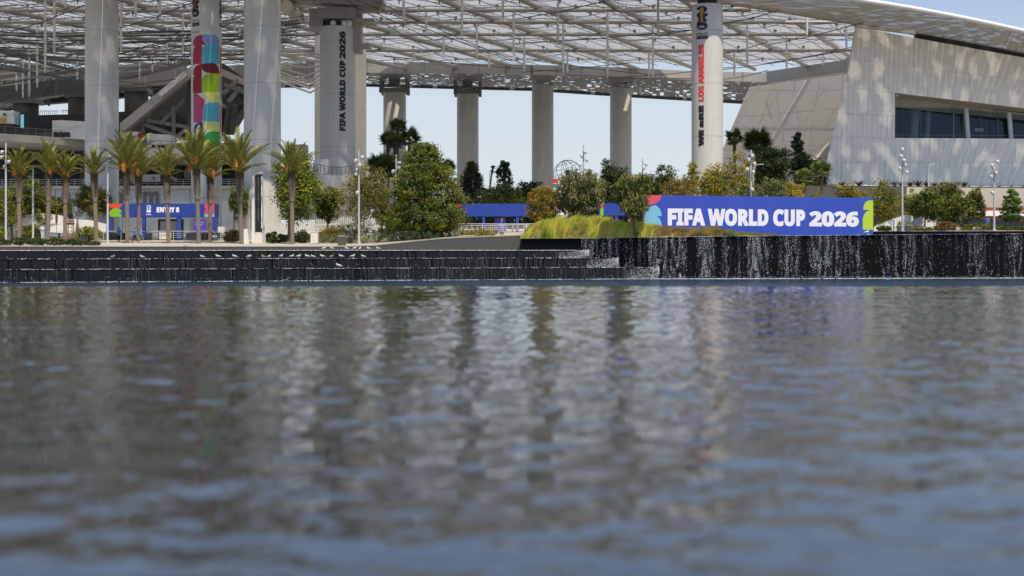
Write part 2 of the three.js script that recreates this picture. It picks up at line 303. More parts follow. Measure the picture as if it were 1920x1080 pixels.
{
  const c = thing('cascade_water', 'thin white water threads and foam running over the cascade steps', 'falling water');
  tiers.forEach(([off, dep, y0, y1, len], k) => {
    const b = bag(), at = (s, j, o, y) => CP(s * len + j, off - o * .6, y), low = [0, 1.28, 2.3][k];
    falling(b, at, () => y1, () => low, [700, 620, 200][k], 101 + k, (s) => clamp(.16 + .5 * n2(s * 26 + k * 9, 3) + .35 * sstep(s, .35, 1) + (s > .95 ? .6 : 0) - (k == 2 ? .2 : .05), .04, 1), .003);
    b.build('water_thread', M.film, c, 'stuff');
    const f = bag(), r = rng(140 + k);
    for (let i = 0; i < [3400, 3000, 4200][k]; i++) { const s = r(), y = y1 + .005, de = k == 2 ? 1 : .22 + .5 * n2(s * 40, k * 5); if (r() > de) continue; drop(f, CP(s * len, off + rr(-.09, k == 2 ? .25 : .02, r), y + rr(-.02, .03, r)), rr(.015, .05, r) * (k == 2 ? 1.25 : 1), rr(.008, .028, r)); }
    for (let i = 0; i < (k ? 700 : 3800); i++) { const s = r(); if (r() > .6 + .5 * n2(s * 30, 8)) continue; drop(f, CP(s * len, off - rr(.05, .35, r), low + rr(0, .05, r) + (r() < .1 ? rr(0, .5, r) : 0)), rr(.014, .05, r), rr(.012, .035, r)); }
    f.build('foam', M.spray, c, 'stuff');
    // splash heaps where each step meets the tall falls
    const q = bag(); for (let i = 0; i < 1500; i++) { const e = Math.pow(r(), 2), s = 1 + .004 - e * .05, hgt = Math.pow(r(), .5 + e * 2) * (1 - .3 * e) + rr(-.05, .12, r); if (n2(s * 700, hgt * 2) < rr(-1, .5, r)) continue; drop(q, CP(s * len, off - rr(0, .45, r), lerp(low, y1, clamp(hgt, 0, 1.12))), rr(.006, .022, r), rr(.012, .07, r)); }
    q.build('splash', M.spray, c, 'stuff');
  });
}
// ------------------------------------------------------------------ the tall falls on the right
{
  const w = thing('waterfall_wall', 'tall black stone wall under the curtain of falling water, right half', 'wall');
  const top = bag(), pool = bag();
  for (let p = 978; p < 2080; p += 19) {
    const q = p + 19, a = fallD(p), c = fallD(q), hA = fallTop(p), hC = fallTop(q), b = bag(), e = .01, bz = rr(-.02, .02);
    b.hexa([V(X(p, a), -.4, -a + bz), V(X(q, c) - e, -.4, -c + bz), V(X(q, c) - e, -.4, -c - .3), V(X(p, a), -.4, -a - .3)], [V(X(p, a), hA - .06, -a + bz), V(X(q, c) - e, hC - .06, -c + bz), V(X(q, c) - e, hC - .06, -c - .3), V(X(p, a), hA - .06, -a - .3)]);
    b.build('stone_slab', M.granDark, w);
    const dA = edgeD(p) + .3, dC = edgeD(q) + .3;
    pool.quad(V(X(p, a), hA - .02, -a - .2), V(X(q, c), hC - .02, -c - .2), V(X(q, dC), hC - .02, -dC), V(X(p, dA), hA - .02, -dA));
    top.beam(V(X(p, a), hA - .03, -a + .02), V(X(q, c), hC - .03, -c + .02), .36, .07);
  }
  const core = bag(); for (let p = 978; p < 2080; p += 58) { const q = p + 58, a = fallD(p) + .32, c = fallD(q) + .32; core.quad(V(X(p, a), -.4, -a), V(X(q, c), -.4, -c), V(X(q, c), fallTop(q) - .07, -c), V(X(p, a), fallTop(p) - .07, -a)); } core.build('wall_core', M.granDark, w);
  top.build('overflow_lip', M.granDark, w); 
  const bk = bag(); for (let p = 978; p < 2080; p += 58) { const q = p + 58, dA = edgeD(p) + .05, dC = edgeD(q) + .05; bk.quad(V(X(p, dA), fallTop(p) - .3, -dA + .1), V(X(q, dC), fallTop(q) - .3, -dC + .1), V(X(q, dC), frontH(q) - .02, -dC + .1), V(X(p, dA), frontH(p) - .02, -dA + .1)); }
  bk.build('pool_kerb', M.granDark, w);
  struct('falls_pool', pool, M.pool, 'still upper pool above the tall falls');
  const c = thing('waterfall', 'tall curtain of white water threads falling down the black wall', 'waterfall');
  const p0 = 1090, p1 = 2070, PX = (s) => p0 + s * (p1 - p0), at = (s, j, o, y) => { const p = PX(s), d = fallD(p); return V(X(p, d) + j, y, -d + o * 1.3 + .18); };
  const dens = (s) => clamp(.30 + .5 * n2(s * 17, 1.3) + .4 * n2(s * 60, 7) - .25 * sstep(PX(s), 1560, 1640) + .2 * sstep(PX(s), 1750, 1850), .04, 1);
  const b = bag(); falling(b, at, (s) => fallTop(PX(s)), () => 0, 1700, 201, dens, .003); b.build('water_thread', M.film, c, 'stuff');
  const f = bag(), r = rng(210);
  for (let i = 0; i < 90000; i++) {
    const s = r(), t = r(); if (r() > dens(s) * (.18 + .75 * n2(s * 90, t * 1.6 + n2(s * 24, 4) * 1.5) + .35 * n2(s * 420, t * 3) + .25 * (1 - t))) continue; const y = fallTop(PX(s)) * (1 - Math.pow(t, .8)); 
    drop(f, at(s, rr(-.04, .04, r), rr(.05, .25, r) + .25 * (1 - y / 5), y), rr(.005, .015, r) * (r() < .05 ? 2.2 : 1), rr(.02, .11, r));
  }
  for (let i = 0; i < 5200; i++) { const s = r(); drop(f, at(s, 0, rr(.2, .75, r), rr(0, .05, r) + (r() < .12 ? rr(0, .3, r) : 0)), rr(.015, .045, r), rr(.012, .03, r)); }
  for (let i = 0; i < 5200; i++) { const s = r(); if (r() > .25 + dens(s)) continue; drop(f, at(s, 0, rr(-.1, .08, r), fallTop(PX(s)) + rr(-.01, .02, r)), rr(.012, .035, r), rr(.006, .016, r)); }
  f.build('foam', M.spray, c, 'stuff');
}

// ------------------------------------------------------------------ the great canopy
const RD = [200, 206, 217, 229, 241, 255, 275.5, 309];
const roofY = (d) => CY + 37 + (d < 223 ? (223 - d) * .075 : 0);
const roofX = (k, d) => 2 + k * 12 + (d - 225) * .431;
const beamLine = [[-160, 300, 176, 205], [0, 306, 163, 192], [160, 312, 144, 172], [330, 318, 128, 158], [527, 316, 120, 143], [690, 312, 116, 138], [850, 306, 119, 137], [997, 302, 122, 140], [1180, 308, 128, 145], [1295, 314, 134, 150], [1440, 316, 137, 155], [1590, 294, 110, 138], [1660, 286, 98, 130]];
const canopy = thing('stadium_canopy', 'huge translucent stadium canopy on white steel tubes above the columns', 'roof');
{
  const xMax = (d) => pl([[183, X(1130, 183)], [206, X(1240, 206)], [223, X(1320, 223)], [232, X(1450, 232)], [247, X(1640, 247)], [330, X(1650, 330)]], d), xMin = (d) => X(-330, d);
  const r = rng(301), seg = 6;
  const inside = (x, d) => x < xMax(d) && x > xMin(d);
  const purlin = bag(), pins = bag(), nodes = bag(), arcs = bag();
  for (let k = -22; k <= 9; k++) { // main tubes, running away to the right
    let run = [];
    const flush = () => { if (run.length > 1) bag().tube(run, .40, 10).build('main_tube', M.steel, canopy); run = []; };
    for (let j = 0; j < RD.length; j++) { const d = RD[j], x = roofX(k, d); if (inside(x, d)) run.push(V(x, roofY(d), -d)); else flush(); }
    flush();
  }
  for (let j = 0; j < RD.length - 1; j++) { const d = RD[j], a = xMin(d), c = xMax(d), y = roofY(d) - .55; bag().tube([V(a, y, -d), V((a + c) / 2, y, -d), V(c, y, -d)], .28, 8).build('cross_tube', M.steel, canopy); }
  for (let j = 0; j < RD.length - 1; j++) for (let k = -22; k <= 9; k++) {
    const d0 = RD[j], d1 = RD[j + 1], q = (u, v, up) => { const d = lerp(d0, d1, v); return V(lerp(roofX(k, d), roofX(k + 1, d), u), roofY(d) + up, -d); };
    const mid = q(.5, .5, 0); if (!inside(mid.x - (-mid.z < 213 ? 13 : 0), -mid.z)) continue; const bare = !inside(mid.x, -mid.z);
    // two taut sheets per bay, bowed up a little between the tubes
    for (let h = 0; h < 2; h++) { const b = bag(), g = .006;
      for (let s = 0; s < 6; s++) { const u0 = g + (1 - 2 * g) * s / 6, u1 = g + (1 - 2 * g) * (s + 1) / 6, v0 = h / 2, v1 = h / 2 + .5, up = (u) => 1.0 + 1.1 * Math.sin(Math.PI * u); b.quad(q(u0, v0, up(u0)), q(u1, v0, up(u1)), q(u1, v1, up(u1)), q(u0, v1, up(u0))); }
      b.build('roof_sheet', M.etfe, canopy); }
    if (bare) continue;
    const open = mid.x / -mid.z * F + CX > 690; for (const v of open ? [.33, .67] : [.17, .33, .5, .67, .83]) purlin.tube([q(0, v, .35), q(.5, v, .75), q(1, v, .35)], .08, 5, null, false);
    for (const u of open ? [.33, .67] : [.2, .4, .6, .8]) purlin.tube([q(u, 0, .7), q(u, .5, .75), q(u, 1, .7)], .065, 5, null, false);
    purlin.tube([q(0, 0, .2), q(1, 1, .2)], .05, 4, null, false); if (k < -2) purlin.tube([q(1, 0, .1), q(0, 1, .1)], .055, 4, null, false);
    const ap = []; for (let s = 0; s <= 8; s++) ap.push(q(s / 8, .03, -.2 - 1.3 * Math.sin(Math.PI * s / 8))); arcs.tube(ap, .06, 5, null, false);
    const ap2 = []; for (let s = 0; s <= 8; s++) ap2.push(q(s / 8, .52, .3 - 1.1 * Math.sin(Math.PI * s / 8))); if ((k + j) % 2) arcs.tube(ap2, .05, 5, null, false);
    for (let s = 0; s < 7; s++) { const a = q(0, s / 7, .2); pins.box(a.x, a.y + .45, a.z, .05, .9, .05); const c = q(s / 7, 0, -.3); pins.box(c.x, c.y + .4, c.z, .045, .8, .045); }
    for (const [u, v] of [[0, 0], [.5, 0], [0, .5], [.5, .5]]) { const a = q(u, v, -.1); nodes.box(a.x, a.y + .2, a.z, .4, .4, .4, .4); nodes.tube([V(a.x, a.y - .1, a.z), V(a.x, a.y - .5, a.z)], [.13, .07], 6); }
  }
  purlin.build('purlin', M.purlin, canopy, 'stuff'); pins.build('pin', M.steelGrey, canopy, 'stuff'); nodes.build('tube_joint', M.purlin, canopy, 'stuff'); arcs.build('sag_cable', M.steel, canopy, 'stuff');
  // hangers with the photo's columns and heights, and the cable net strung under them
  const hang = [[963, 16, 105], [983, 65, 135], [1046, 2, 82], [1056, 38, 135], [1064, 92, 137], [1139, 16, 147], [1217, 92, 144], [1224, 38, 144], [1234, 1, 66], [1401, 40, 125], [1377, 92, 144], [1513, 26, 66], [1475, 66, 130], [1587, 46, 92], [1543, 98, 122], [757, -2, 38], [799, 18, 66], [866, 0, 72], [894, 41, 110], [832, 70, 103], [943, -4, 35], [917, 98, 128], [695, -6, 18], [740, 47, 60], [776, 100, 115], [85, 0, 137], [102, -4, 105], [70, 35, 165], [55, 66, 182], [43, 110, 185], [227, 5, 98], [254, -4, 39], [343, 22, 98], [313, 53, 120], [286, 85, 135], [262, 100, 152], [123, -5, 16], [449, 48, 78], [440, 20, 60], [31, 134, 170], [145, 90, 150], [300, 2, 40], [425, 90, 110]];
  const bottoms = [];
  for (const [px, y0, y1] of hang) { const H = roofY(240) - CY, d = Math.min(H * F / (HY - y0), 300), a = P(px, y0, d), c = P(px, y1, d); bag().tube([a, a.clone().lerp(c, .06), a.clone().lerp(c, .12), a.clone().lerp(c, .9), c], [.16, .16, .19, .19, .08], 8).build('hanger', M.hanger, canopy); bottoms.push(c); }
  const cables = [[-20, 128, 232, 160, 72, 218], [-20, 165, 240, 360, 62, 214], [0, 122, 236, 158, 73, 222], [0, 160, 244, 460, 60, 215], [-10, 190, 262, 330, 148, 240], [0, 66, 222, 158, 10, 208], [223, 53, 222, 358, 6, 210], [223, 102, 236, 460, 36, 216], [223, 136, 250, 460, 68, 226], [418, 40, 220, 460, 27, 214], [418, 80, 232, 460, 66, 224],
    [640, -5, 205, 850, 118, 290], [650, -8, 203, 960, 115, 275], [672, -12, 205, 1000, 128, 292], [700, 22, 226, 895, 110, 285], [720, 105, 285, 1060, 135, 300], [960, 37, 232, 1135, 2, 214], [960, 82, 258, 1296, 56, 222], [1130, 2, 214, 1234, 66, 238], [1234, 66, 238, 1340, 45, 222], [1355, 44, 230, 1450, 22, 220], [1355, 100, 262, 1440, 78, 236], [1355, 131, 290, 1600, 92, 240], [1355, 149, 300, 1440, 132, 270], [1440, 22, 226, 1462, 17, 220], [1440, 84, 250, 1620, 42, 226], [1440, 118, 280, 1600, 88, 245], [1040, 86, 258, 1220, 143, 298], [980, 135, 300, 1180, 118, 286], [1060, 140, 300, 1330, 148, 306], [1000, 112, 285, 1220, 140, 300], [1139, 147, 300, 1380, 125, 290]];
  for (const [x0, y0, d0, x1, y1, d1] of cables) { const a = P(x0, y0, d0), c = P(x1, y1, d1), m = a.clone().lerp(c, .5); m.y -= .25; bag().tube([a, m, c], .075, 6).build('cable', M.cable, canopy); }
  { // the lower net of dark cables and thin ties over the bowl, left
    const net = bag(), r2 = rng(333); for (let i = -26; i < 12; i += 1.6) for (const [dx, dz, up] of [[.431, 1, -6.5], [-.75, 1, -7.2], [1, .12, -3], [-.9, .5, -4.2]]) {
      const x0 = X(-200, 222) + (i + 26) * 6.2 + rr(-1, 1, r2), L = Math.abs(dx) > .85 ? 60 : 74, d0 = Math.abs(dx) > .85 ? 224 + (i + 26) * 2.1 : 222, a = V(Math.abs(dx) > .85 ? (dx > 0 ? X(-200, 250) : X(560, 250)) : x0, roofY(240) + up, -d0), c = V(a.x + dx * L, a.y + rr(-1.5, 1, r2), a.z - dz * L); if (Math.max(a.x, c.x) > X(505, -c.z)) continue;
      const m = a.clone().lerp(c, .5); m.y -= 1.2; net.tube([a, m, c], up < -4 ? .075 : .11, 5, null, false); }
    net.build('cable_net', M.cable, canopy, 'stuff'); }
  // catwalk trusses over the seating at the left
  for (const [x0, y0, d0, x1, y1, d1] of [[-40, 84, 250, 165, 140, 300], [-60, 120, 270, 165, 152, 306], [222, 150, 300, 360, 118, 262]]) {
    const b = bag(), a = P(x0, y0, d0), c = P(x1, y1, d1); b.beam(a, c, 1.6, .25); b.tube([V(a.x, a.y + 1.2, a.z), V(c.x, c.y + 1.2, c.z)], .07, 5); b.tube([V(a.x, a.y + .6, a.z), V(c.x, c.y + .6, c.z)], .06, 5);
    for (let s = 0; s <= 24; s++) { const p = a.clone().lerp(c, s / 24); b.box(p.x, p.y + .6, p.z, .08, 1.2, .08); if (s < 24) { const q = a.clone().lerp(c, (s + 1) / 24); b.tube([p, V(q.x, q.y + 1.2, q.z)], .045, 4, null, false); } }
    b.build('catwalk', M.steelDark, canopy);
  }
  // edge beam round the far side, with stiffeners, and the ragged perforated soffit beyond it
  const soff = bag(), ribs = bag();
  const far = (px) => P(px, pl([[-160, 232], [0, 206], [160, 178], [330, 166], [528, 160], [690, 158], [870, 163], [1000, 166], [1180, 178], [1400, 191], [1590, 200], [1660, 204]], px), pl([[-160, 330], [600, 340], [1400, 342], [1660, 335]], px));
  for (let i = 0; i + 1 < beamLine.length; i++) {
    const [pa, da, ta, ba] = beamLine[i], [pb, db, tb, bb] = beamLine[i + 1], a = P(pa, (ta + ba) / 2, da), c = P(pb, (tb + bb) / 2, db), h = ((ba - ta) / F * da + (bb - tb) / F * db) / 2;
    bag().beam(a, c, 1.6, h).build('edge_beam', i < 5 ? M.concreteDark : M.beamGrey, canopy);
    const n = Math.round(a.distanceTo(c) / 6); for (let s = 0; s < n; s++) { const p = a.clone().lerp(c, s / n); ribs.box(p.x, p.y, p.z + .85, .12, h, .14); }
    const N = Math.max(4, Math.round(a.distanceTo(c) / .9));
    for (let s = 0; s < N; s++) { const t0 = s / N, t1 = (s + 1) / N, A0 = P(pa, ba - 3, da).lerp(P(pb, bb - 3, db), t0), A1 = P(pa, ba - 3, da).lerp(P(pb, bb - 3, db), t1), B0 = far(lerp(pa, pb, t0)), B1 = far(lerp(pa, pb, t1));
      for (let v = 0; v < 12; v++) { if (r() < (v > 6 ? .11 : .03)) continue; const v0 = v / 12, v1 = (v + 1.12) / 12, j = () => rr(-.12, .12, r); const f = (A, B, t) => { const p = A.clone().lerp(B, t); p.y += j(); return p; }; soff.quad(f(A0, B0, v0), f(A1, B1, v0), f(A1, B1, v1), f(A0, B0, v1)); } }
    const e0 = far(pa), e1 = far(pb); bag().beam(V(e0.x, e0.y - .2, e0.z), V(e1.x, e1.y - .2, e1.z), .6, .7).build('rim_beam', M.steelDark, canopy);
  }
  ribs.build('stiffener', M.steelGrey, canopy, 'stuff'); soff.build('perforated_soffit', M.soffitGrey, canopy, 'stuff');
  // front overhang: a white nose and a broad soffit of long perforated panels
  const outer = [[-700, -110, 176], [-100, -108, 178], [500, -98, 182], [960, -78, 191], [1300, -46, 205], [1480, -20, 211], [1605, 2, 215], [1710, 19, 217], [1830, 42, 219], [1920, 62, 220.5], [2100, 104, 223], [2350, 170, 227]];
  const inner = [[-730, -62, 207], [-140, -55, 210], [440, -42, 214], [900, -33, 217], [1200, -14, 223], [1310, 1, 226], [1440, 20, 231], [1600, 46, 234.5], [1720, 67, 236], [1920, 108, 238], [2060, 142, 239], [2300, 210, 242]];
  const curve = (L) => new THREE.CatmullRomCurve3(L.map(([x, y, d]) => P(x, y, d)), false, 'centripetal');
  const co = curve(outer), ci = curve(inner), N = 150;
  for (let s = 0; s < N; s++) {
    const t0 = s / N, t1 = (s + 1) / N - .00012, a = co.getPoint(t0), c = co.getPoint(t1), e = ci.getPoint(t1), f = ci.getPoint(t0), dy = rr(-.015, .015, r);
    for (const p of [a, c, e, f]) p.y += dy;
    bag().quad(f, e, c, a).build('soffit_panel', M.soffit, canopy);
  }
  const nose = [], back = []; for (let s = 0; s <= 120; s++) { const a = co.getPoint(s / 120), c = ci.getPoint(s / 120), t = c.clone().sub(a).setY(0).normalize(); nose.push(V(a.x, a.y + .30, a.z).addScaledVector(t, .12)); back.push(V(c.x, c.y + .2, c.z).addScaledVector(t, .2)); }
  bag().tube(nose, .36, 10).build('nose', M.white, canopy); bag().tube(back, .22, 6).build('inner_rim', M.steelDark, canopy);
}

// ------------------------------------------------------------------ columns
function canvasTex(w, h, draw) { const c = document.createElement('canvas'); c.width = w; c.height = h; const x = c.getContext('2d'); draw(x, w, h); const t = new THREE.CanvasTexture(c); t.colorSpace = THREE.SRGBColorSpace; return t; }
function fitText(x, s, cx, cy, w, h, color, embolden = 0) { // draws s to fill the box w x h about (cx, cy)
  x.save(); x.font = 'bold 200px sans-serif'; x.textAlign = 'left'; x.textBaseline = 'alphabetic'; const m = x.measureText(s), tw = m.actualBoundingBoxRight + m.actualBoundingBoxLeft, th = m.actualBoundingBoxAscent + m.actualBoundingBoxDescent, e = embolden;
  x.translate(cx, cy); x.scale((w - 2 * e) / tw, (h - 2 * e) / th); x.translate(-tw / 2 + m.actualBoundingBoxLeft, th / 2 - m.actualBoundingBoxDescent); x.fillStyle = color; x.fillText(s, 0, 0);
  if (e) { x.strokeStyle = color; x.lineJoin = 'miter'; x.miterLimit = 2; x.lineWidth = 2 * e * Math.min(tw / w, th / h) * 1.05; x.strokeText(s, 0, 0); } x.restore();
}
function emblem(x, cx, top, w, h, ink, cup, small) { // a 2 stacked on a 6, a golden cup in front, small print in the 6
  fitText(x, '2', cx, top + h * .25, w, h * .47, ink, w * .12); fitText(x, '6', cx, top + h * .75, w, h * .49, ink, w * .12);
  x.fillStyle = ink; x.fillRect(cx - w * .3, top + h * .36, w * .6, h * .3);
  x.fillStyle = cup; x.beginPath(); x.ellipse(cx, top + h * .22, w * .17, h * .12, 0, 0, 7); x.fill(); x.beginPath(); x.moveTo(cx - w * .16, top + h * .26); x.quadraticCurveTo(cx - w * .04, top + h * .45, cx - w * .15, top + h * .66); x.lineTo(cx + w * .15, top + h * .66); x.quadraticCurveTo(cx + w * .04, top + h * .45, cx + w * .16, top + h * .26); x.fill();
  if (small) fitText(x, 'FIFA', cx, top + h * .84, w * .46, h * .09, small);
}
// a curved sheet on a column, facing the eye; the box is in photo pixels
function wrap(name, tex, px, d, rad, y0, y1, x0, x1, parent, m) {
  const g = new THREE.BufferGeometry(), b = bag(), top = Y(y0, d), bot = Y(y1, d), N = 24, rs = rad + .012, ang = (x) => Math.asin(clamp((X(x, d) - X(px, d)) / rs, -.999, .999));
  const a0 = ang(x0), a1 = ang(x1), look = Math.atan2(X(px, d), d);
  for (let i = 0; i < N; i++) { const u0 = i / N, u1 = (i + 1) / N, A = lerp(a0, a1, u0) - look, B = lerp(a0, a1, u1) - look, k = b.m; for (const [a, u] of [[A, u0], [B, u1]]) for (const [y, v] of [[bot, 0], [top, 1]]) b.v(V(Math.sin(a) * rs, y, Math.cos(a) * rs), V(Math.sin(a), 0, Math.cos(a)), u, v); b.i.push(k, k + 2, k + 3, k, k + 3, k + 1); }
  const base = parent.position; for (let i = 1; i < b.p.length; i += 3) b.p[i] -= base.y;
  return b.build(name, m || mat([1, 1, 1], .5, { map: tex }), parent);
}
function column(label, px, wpx, d, topPy, opt = {}) {
  const rad = wpx / 2 / F * d, base = G(px, d); base.y -= .3; const h = (topPy === null ? roofY(d) + 1 : Y(topPy, d)) - base.y, c = thing('stadium_column', label, 'column', base, 0, opt.group);
  const g = new THREE.CylinderGeometry(rad * (opt.taper || .985), rad, h, 64, 1, false), u = g.attributes.uv; for (let i = 0; i < u.count; i++) u.setXY(i, u.getX(i) * rad * 6.28, u.getY(i) * h); g.translate(0, h / 2, 0);
  mesh('shaft', g, opt.mat || M.column, c);
  const j = bag(); for (let y = 6; y < h - 2; y += 7.5) { const t = new THREE.TorusGeometry(rad * lerp(1, .985, y / h) + .002, .018, 5, 64); t.rotateX(Math.PI / 2); t.translate(0, y, 0); j.geo(t); } if (!opt.noJoint) j.build('joint', M.steelGrey, c);
  c.userData.rad = rad; delete c.userData.rad; return { c, rad, h, base };
}
const colA = column('plain white column behind the palms, second giant shaft from the photo\'s left, no print', 191, 62, 203, null);
const colB = column('white column printed with stacked multicoloured numeral artwork down its shaft', 387, 57, 206, null);
const colC = column('widest plain white column just left of the dark kiosk, no lettering', 492, 69, 199, null);
const colD0 = column('broad beige shaft half hidden behind the lettered column', 638.5, 97, 246, 70, { mat: M.columnWarm, taper: .99 });
const colD = column('white column lettered vertically in black with the cup name and year', 633, 67, 215, 52);
const colE = column('grey rear column under a square steel bracket, behind the fan palm cluster', 740, 43, 330, 174, { noJoint: true });
const colF = column('grey rear column under a square steel bracket, between fan palms and bare tree', 877, 41, 330, 177, { noJoint: true });
const colG = column('grey rear column with plain collar, left of the wire globe', 1017.5, 41, 330, 155, { noJoint: true });
const colH = column('grey rear column with plain collar, right of the wire globe', 1164, 41, 330, 162, { noJoint: true });
const colI = column('white column with black emblem and red city lettering, beside the clad building', 1326, 59, 213, 10);
{ // heads of the columns
  const lowCap = (o, dark, light) => { const h = o.h; mesh('bearing', new THREE.CylinderGeometry(o.rad * .62, o.rad * .62, .9, 32).translate(0, h + .42, 0), M.black, o.c); const b = bag(); b.box(0, h + 1.5, 0, o.rad * 2.3, 1.4, o.rad * 2.2); b.box(0, h + 2.6, 0, o.rad * 3.4, 1, o.rad * 2.6); b.build('head_block', light, o.c); };
  lowCap(colI, M.black, M.steel); lowCap(colG, M.black, M.steelGrey); lowCap(colH, M.black, M.steelGrey);
  for (const o of [colE, colF]) { const b = bag(), r = o.rad, h = o.h; for (const [x, z] of [[-1, 1], [1, 1], [1, -1], [-1, -1]]) b.box(x * r * 1.12, h + 1.9, z * r * 1.12, .62, 4.4, .62); b.box(0, h + .35, r * 1.15, r * 2.5, .9, .5); b.box(0, h + .35, -r * 1.15, r * 2.5, .9, .5); b.box(0, h + 2.9, 0, r * .9, 3, r * .9); b.box(0, h + 4.1, 0, r * 2.6, .7, r * 2.6); b.build('head_frame', M.steelGrey, o.c);
    const k = bag(); k.beam(V(-r, h + .8, r), V(0, h + 2.4, r), .25, .25); k.beam(V(r, h + .8, r), V(0, h + 2.4, r), .25, .25); k.build('brace', M.steel, o.c); }
  // the lettered column carries a knuckle of trusses, big pipes and a mesh cage
  const o = colD, h = o.h, r = o.rad, b = bag(); mesh('bearing', new THREE.CylinderGeometry(r * .62, r * .62, .9, 32).translate(-r * .2, h + .4, 0), M.black, o.c);
  for (const x of [-.15, .45, .75]) mesh('bearing_ball', new THREE.SphereGeometry(.42, 16, 10).translate(r * x, h + .35, r * .8), M.white, o.c);
  b.box(r * 1.05, h - .6, -.5, 1.5, 6, 3); b.box(-r * 1.15, h + 1.3, -.5, 2, 2.6, 3.2); b.box(0, h + 1.9, -.5, r * 2.2, 1.6, 4); b.box(r * 1.5, h + .9, -.5, 3, .5, 4); b.box(r * 1.3, h - 2.6, -.6, 2.6, .5, 3); b.beam(V(-r * 3.4, h + 4.4, 0), V(r * 2.6, h + 3.2, 0), 4.5, 1.1); b.beam(V(-r * 1.6, h + 5.2, .5), V(r * 2.4, h + 2.2, 1), .8, .9); b.build('head_block', M.steel, o.c);
  const p = bag(); p.tube([V(-r * 3.6, h + 3.9, 2), V(-r * 3.6, h + 3.9, -6)], .72, 20); p.tube([V(-r * 2.7, h + 2.7, 2.4), V(-r * 2.7, h + 2.7, -6)], .86, 20); p.tube([V(-r * 2.1, h + 1.9, 2), V(-r * 2.1, h + 1.9, -5)], .4, 14); p.build('pipe', M.columnWarm, o.c);
  const m = bag(); for (let i = 0; i <= 7; i++) { const y = h + 1.5 - i * .55; m.beam(V(-r * 3.1 - i * .5, y - .4, 1.2), V(-r * 1.75 - i * .32, y, 1.2), .07, .07); m.beam(V(-r * 3.1 - i * .5, y - .4, -1.5), V(-r * 1.75 - i * .32, y, -1.5), .07, .07); } for (let i = 0; i <= 6; i++) for (const z of [1.2, -1.5]) m.beam(V(-r * 3.1 + i * .48, h + 1.1 + i * .06, z), V(-r * 3.1 - 3.5 + i * .6, h - 2.9 + i * .08, z), .07, .07); for (let i = 0; i < 5; i++) m.tube([V(-r * 1.9 - i * .6, h + .8 - i * .7, 1.2), V(-r * 1.9 - i * .6, h + .8 - i * .7, -1.5)], .06, 5);
  m.build('mesh_cage', M.steelDark, o.c);
  const lower = bag(); for (let i = 0; i < 9; i++) lower.tube([V(-r * 3.9, h - 3.2 - i * .42, -2 - i), V(-r * 2.1, h - 3 - i * .7 + Math.sin(i) * .4, -3 - i), V(-r, h - 3.6 - i * .35, -3 - i)], .16, 6); lower.build('tie', M.columnWarm, o.c);
}
